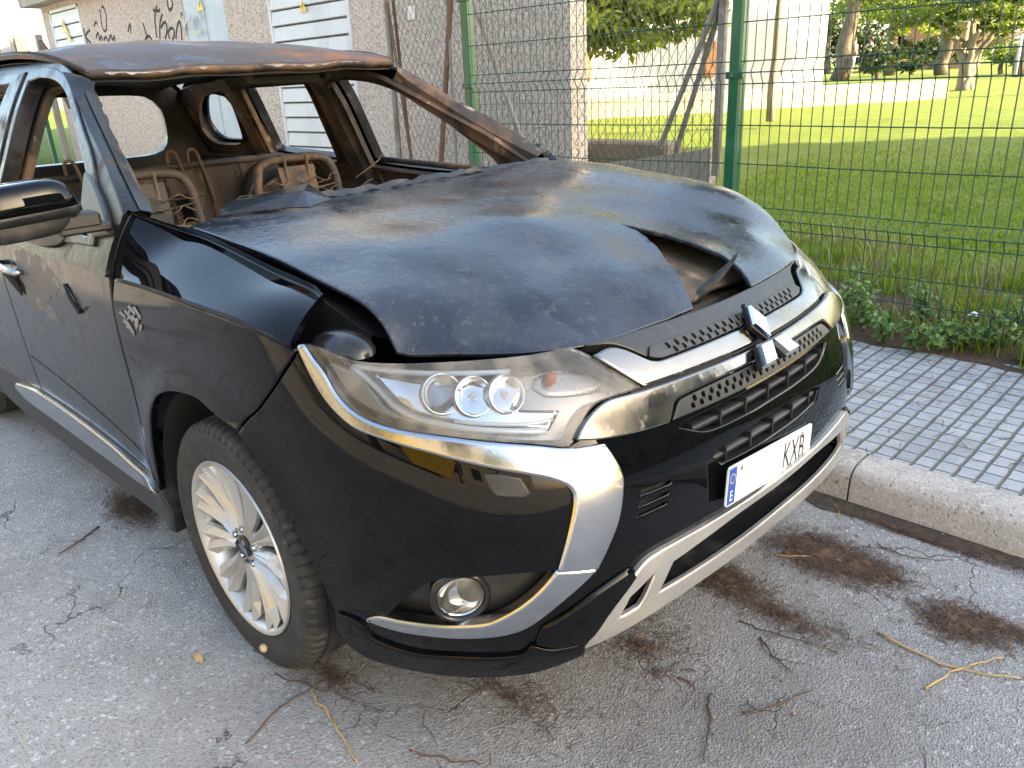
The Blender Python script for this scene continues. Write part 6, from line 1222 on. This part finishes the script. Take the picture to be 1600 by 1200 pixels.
# people far across the park
def person(x, y, z, face, lab, top, bot, hairy=True):
    t = empty('person', (x, y, z)); tag(t, lab, 'person')
    J = {'pel': (0, 0, .92), 'ch': (.02, 0, 1.25), 'nk': (.02, 0, 1.45), 'hd': (.03, 0, 1.57), 'ht': (.03, 0, 1.70), 'sl': (.02, .19, 1.38), 'el': (.05, .25, 1.12), 'wl': (.16, .20, .95), 'sr': (.02, -.19, 1.38), 'er': (.04, -.26, 1.12), 'wr': (.18, -.18, .98),
         'hl': (0, .10, .86), 'kl': (.06, .12, .48), 'al': (-.02, .12, .07), 'tl': (.14, .13, .03), 'hr': (0, -.10, .86), 'kr': (.0, -.12, .48), 'ar': (-.12, -.12, .09), 'tr': (.04, -.13, .03)}
    Rd = {'pel': .15, 'ch': .15, 'nk': .06, 'hd': .095, 'ht': .085, 'sl': .07, 'el': .05, 'wl': .038, 'sr': .07, 'er': .05, 'wr': .038, 'hl': .11, 'kl': .07, 'al': .05, 'tl': .04, 'hr': .11, 'kr': .07, 'ar': .05, 'tr': .04}
    E_ = [('pel', 'ch'), ('ch', 'nk'), ('nk', 'hd'), ('hd', 'ht'), ('ch', 'sl'), ('sl', 'el'), ('el', 'wl'), ('ch', 'sr'), ('sr', 'er'), ('er', 'wr'), ('pel', 'hl'), ('hl', 'kl'), ('kl', 'al'), ('al', 'tl'), ('pel', 'hr'), ('hr', 'kr'), ('kr', 'ar'), ('ar', 'tr')]
    ks = list(J); me = bpy.data.meshes.new('body'); me.from_pydata([J[k] for k in ks], [(ks.index(a), ks.index(b)) for a, b in E_], []); me.materials.append(M['skin'])
    o = bpy.data.objects.new('body', me); COL.objects.link(o); o.parent = t; md = o.modifiers.new('s', 'SKIN'); sk_ = me.skin_vertices[0].data
    for i, k in enumerate(ks): sk_[i].radius = (Rd[k], Rd[k])
    sk_[0].use_root = True; o.modifiers.new('u', 'SUBSURF').levels = 1
    MB().lathe([(.165, .84), (.185, .95), (.17, 1.1), (.185, 1.28), (.19, 1.38), (.10, 1.46)], (.015, 0, 0), (0, 0, 1), 20).build('shirt', M[top], t, smooth=True)
    mb = MB()
    for s in (-1, 1): mb.tube([(0, s*.10, .92), (.05 if s > 0 else 0, s*.12, .48), (-.02 if s > 0 else -.12, s*.12, .10)], [.135, .10, .085], 12)
    mb.build('trousers', M[bot], t, smooth=True)
    if hairy: MB().grid(sup((.015, 0, 1.64), (.105, .10, .11), 1, 1, 10, 16)).build('hair', M['hair'], t, smooth=True)
    t.rotation_euler.z = face
for q in GD['people']: person(*q)
# ------------------------------------------------------------------ far left white building
lh = empty('far_house', GD['lh'][0]); tag(lh, 'far white building with a sloping roof at the left edge', 'house')
o = MB().prism([GD['lh'][i] for i in (1, 2, 3, 4)], (-10, 6, 0)).build('wall', M['white_wall'], lh); o.location = -lh.location
for k, (u_, z_) in enumerate(((.35, .5), (.7, .5))):
    a_ = np.array(GD['lh'][1])*(1-u_)+np.array(GD['lh'][2])*u_; o = MB().box(a_+np.array([.3, -.15, 1.2]), (.9, .5, 1.0), None, .02).build('window', M['window'], lh); o.location = -lh.location
hu = empty('park_hut', tuple(GD['hut'])); tag(hu, 'terracotta coloured hut among the park trees', 'hut')
MB().box((0, 0, 1.1), (3.0, 3.0, 2.4)).build('wall', M['brick_hut'], hu); MB().prism([(-1.7, -1.7, 2.3), (1.7, -1.7, 2.3), (1.7, 0, 2.9), (-1.7, 0, 2.9)], (0, 0, .12)).build('roof', M['concrete'], hu); MB().box((.3, -1.52, .9), (.8, .06, 1.7)).build('door', M['bark'], hu)
pp_ = GD['whitepost']; o = MB().tube([pp_[0], pp_[1]], .045, 10).build('white_post', M['white_wall'], None, smooth=True); tag(o, 'thin white post standing in the park at the right edge', 'post')
# ------------------------------------------------------------------ across the street, behind the viewer
ab = empty('apartment_block', (4, -17, 0)); tag(ab, 'sunlit ochre building across the street with dark windows', 'building')
def inb(o): o.parent = ab; o.location = -ab.location; return o
inb(MB().box((4, -17, 3.6), (44, 8, 7.2)).build('wall', M['facade'])); inb(MB().box((4, -17, 7.3), (44.6, 8.6, .25)).build('roof', M['concrete']))
w0 = None
for i, x in enumerate(np.arange(-16, 25, 3.1)):
    for z in (1.5, 4.9):
        if w0 is None: w0 = inb(MB().box((0, 0, 0), (1.5, .10, 1.6), bev=.02).build('window', M['window'])); o = w0
        else: o = w0.copy(); COL.objects.link(o)
        o.location = Vector((x, -12.99, z))-ab.location
rb_ = empty('shade_building', (13.5, 9, 0)); tag(rb_, 'unseen plain building added to cast shade over the car and near lawn', 'building')  # added out of view as shadow caster, footprint shaped to set the lawn's shade edge
sdh = np.array([.93, .3676]); pph = np.array([-.3676, .93]); q0, q1 = -3.4, 8.30
cn = [sdh*15+pph*q0, sdh*24+pph*q0, sdh*24+pph*q1, sdh*15+pph*q1]
o = MB().prism([(c[0], c[1], 0) for c in cn], (0, 0, 9.5)).build('wall', M['beige'], rb_); o.location = -rb_.location
o = MB().prism([(c[0], c[1], 9.5) for c in cn], (0, 0, .2)).build('roof', M['concrete'], rb_); o.location = -rb_.location
fx = (cn[0]+cn[3])/2; rz = np.array([[-pph[0], -sdh[0], 0], [-pph[1], -sdh[1], 0], [0, 0, 1.]])
for k in range(5):
    for z in (1.6, 4.4, 7.2):
        c = cn[0]+(cn[3]-cn[0])*(k+.5)/5; o = MB().box((c[0]-sdh[0]*.01, c[1]-sdh[1]*.01, z), (1.2, .08, 1.5), np.stack([np.append(pph, 0), np.append(sdh, 0), [0, 0, 1.]], 1)).build('window', M['window'], rb_); o.location = -rb_.location
for i, (x, y, h, cr) in enumerate(((-6.5, -8.6, 3.5, 2.2), (-.8, -9.0, 3.2, 1.9), (4.2, -8.8, 3.6, 2.1), (9.5, -9.2, 3.4, 2.3))):
    tree('street_tree', (x, y, 0), h, .16, [(0, 0, h*.95, cr, cr*.9, 1.5, 900), (.6, .2, h*1.35, cr*.8, cr*.8, 1.2, 700)], ['dark round street tree opposite the rear of the car', 'dark round street tree directly across the street', 'dark round street tree left of the yellow skip', 'dark round street tree furthest along the opposite side'][i], 'leaf_dark', 'bark', 60+i, lsize=.26, group='street trees on the opposite side')
h2 = empty('street_house', (-22, -12, 0)); tag(h2, 'sunlit beige house further along the opposite side of the street', 'house')
for b_, d_, nm, mm in (((0, 0, 3.2), (9, 8, 6.4), 'wall', 'beige'), ((0, 0, 6.5), (9.6, 8.6, .25), 'roof', 'concrete'), ((4.5, -1.5, 4.3), (.1, 1.1, 1.5), 'window', 'window'), ((4.5, 1.8, 4.3), (.1, 1.1, 1.5), 'window', 'window'), ((4.5, 1.8, 1.3), (.1, 1.1, 2.2), 'door', 'bark'), ((-1, 4.0, 4.3), (1.1, .1, 1.5), 'window', 'window')):
    MB().box(b_, d_, bev=.02).build(nm, M[mm], h2)
sk0 = empty('skip', (1.7, -8.2, 0)); tag(sk0, 'yellow builders skip standing across the street', 'skip')
v = [(-1.1, -.85, .2), (1.1, -.85, .2), (1.1, .85, .2), (-1.1, .85, .2), (-1.7, -.9, 1.5), (1.7, -.9, 1.5), (1.7, .9, 1.5), (-1.7, .9, 1.5)]
MB().add(v, [(0, 3, 2, 1), (0, 1, 5, 4), (1, 2, 6, 5), (2, 3, 7, 6), (3, 0, 4, 7)]).build('hopper', M['yellow_skip'], sk0)
mb = MB()
for a, b in ((4, 5), (5, 6), (6, 7), (7, 4)): mb.tube([v[a], v[b]], .05, 8)
mb.build('rim', M['yellow_skip'], sk0, smooth=True)
# ------------------------------------------------------------------ litter on the road
def needles(name, ell, n, seed, lab):
    r = np.random.default_rng(seed); mb = MB(); V = []; F = []
    for (cx, cy, rx, ry, wt_) in ell:
        k = int(n*wt_); a = r.uniform(0, 6.283, k); q = np.abs(r.normal(0, .5, k)); x = cx+rx*q*np.cos(a); y = cy+ry*q*np.sin(a)
        ok = (y < .93); x, y = x[ok], y[ok]; k = len(x)
        t = r.uniform(0, 6.283, k); l = r.uniform(.005, .021, k); w_ = r.uniform(.0005, .0012, k); z = r.uniform(.002, .010, k); dz = r.normal(0, .003, k); c = r.normal(0, .25, k)
        d = np.stack([np.cos(t), np.sin(t), dz/l*.5], 1)*l[:, None]; d2_ = np.stack([np.cos(t+c), np.sin(t+c), -dz/l*.5], 1)*l[:, None]; s = np.stack([-np.sin(t), np.cos(t), t*0], 1)*w_[:, None]; p = np.stack([x, y, z], 1)
        V.append(np.stack([p-d-s, p-d+s, p+s, p-s, p+d2_+s, p+d2_-s], 1).reshape(-1, 3))
    V = np.concatenate(V); m = len(V)//6; i = (np.arange(m)*6).tolist()
    o = MB().add(V, [f for k in i for f in ((k, k+1, k+2, k+3), (k+3, k+2, k+4, k+5))]).build(name, M['needle']); tag(o, lab, None, None, 'stuff'); return o
needles('pine_needles', GD['needles'], 17000, 21, 'brown pine needle drifts on the asphalt')
def pave_litter():
    r = np.random.default_rng(31); mb = MB()
    for k in range(900):
        x = r.uniform(-.2, 2.2); y = 1.1+1.2*(1-abs(r.normal(0, .35))) if k % 2 else r.uniform(1.1, 2.3)
        if y < 1.1 or y > 2.4: continue
        a = r.uniform(0, 6.28); l = r.uniform(.006, .035); w_ = r.uniform(.0006, .0015); d = np.array([math.cos(a), math.sin(a), 0])*l; s = np.array([-math.sin(a), math.cos(a), 0])*w_; c = np.array([x, y, .1325+r.uniform(0, .003)])
        mb.add([c-d-s, c-d+s, c+d+s, c+d-s], [(0, 1, 2, 3)])
    return mb.build('pavement_litter', M['needle'])
tag(pave_litter(), 'fine brown needles scattered over the pavement tiles', kind='stuff')
def debris():
    r = np.random.default_rng(5); mb = MB()
    for k in range(420):
        x = r.uniform(-.6, 1.75); y = r.uniform(-1.5, .9); s = r.uniform(.0015, .004); a = r.uniform(0, 6.28)
        mb.add([(x+s*math.cos(a+q)*(1+.5*(q < 2)), y+s*math.sin(a+q), .002+.002*((q*7) % 3)) for q in (0, 1.5, 3.1, 4.6)], [(0, 1, 2, 3)])
    return mb.build('leaf_crumbs', M['straw'])
tag(debris(), 'tiny pale leaf crumbs scattered on the asphalt', kind='stuff')
for i, (pts, r, m, lb) in enumerate(GD['twigs']):
    P = np.array(pts, float); P[:, 2] = r*1.05+.001
    if len(P) > 2: P = smooth_loop3(P)
    else: t = np.linspace(0, 1, 8)[:, None]; P = P[0]+(P[1]-P[0])*t
    rj = np.random.default_rng(i); P[1:-1, :2] += rj.normal(0, .003, (len(P)-2, 2)); P[:, 2] += np.abs(rj.normal(0, .002, len(P)))
    o = MB().tube(P, np.linspace(1.1, .55, len(P))*r, 6).build('twig', M[m], None, smooth=True); tag(o, lb, 'twig', 'twigs and stalks on the road')
o = MB().lathe([(.001, .012), (.008, .010), (.012, .003), (.010, -.004), (.001, -.006)], GD['snail'], (0, -1, .2), 14).build('snail', M['snail'], None, smooth=True); tag(o, 'small tan snail stuck to the lower tyre wall', 'snail')
mb = MB(); c = np.array(GD['leaf']); mb.add(c+np.array([(-.03, 0, .003), (-.008, .009, .010), (.012, .008, .012), (.03, 0, .004), (.010, -.009, .006), (-.010, -.008, .004)]), [(0, 1, 4, 5), (1, 2, 3, 4)]); o = mb.build('dead_leaf', M['straw']); tag(o, 'dry curled leaf on the asphalt in front of the wheel', 'leaf')
o = MB().add([np.array(GD['scrap'])+np.array(q) for q in ((-.022, -.008, 0), (.004, -.012, .012), (.024, -.006, .002), (.020, .012, .014), (.0, .010, .022), (-.018, .012, .008))], [(0, 1, 4, 5), (1, 2, 3, 4)]).build('paper_scrap', M['paper']); tag(o, 'white paper scrap lying among the weeds behind the fence', 'litter')
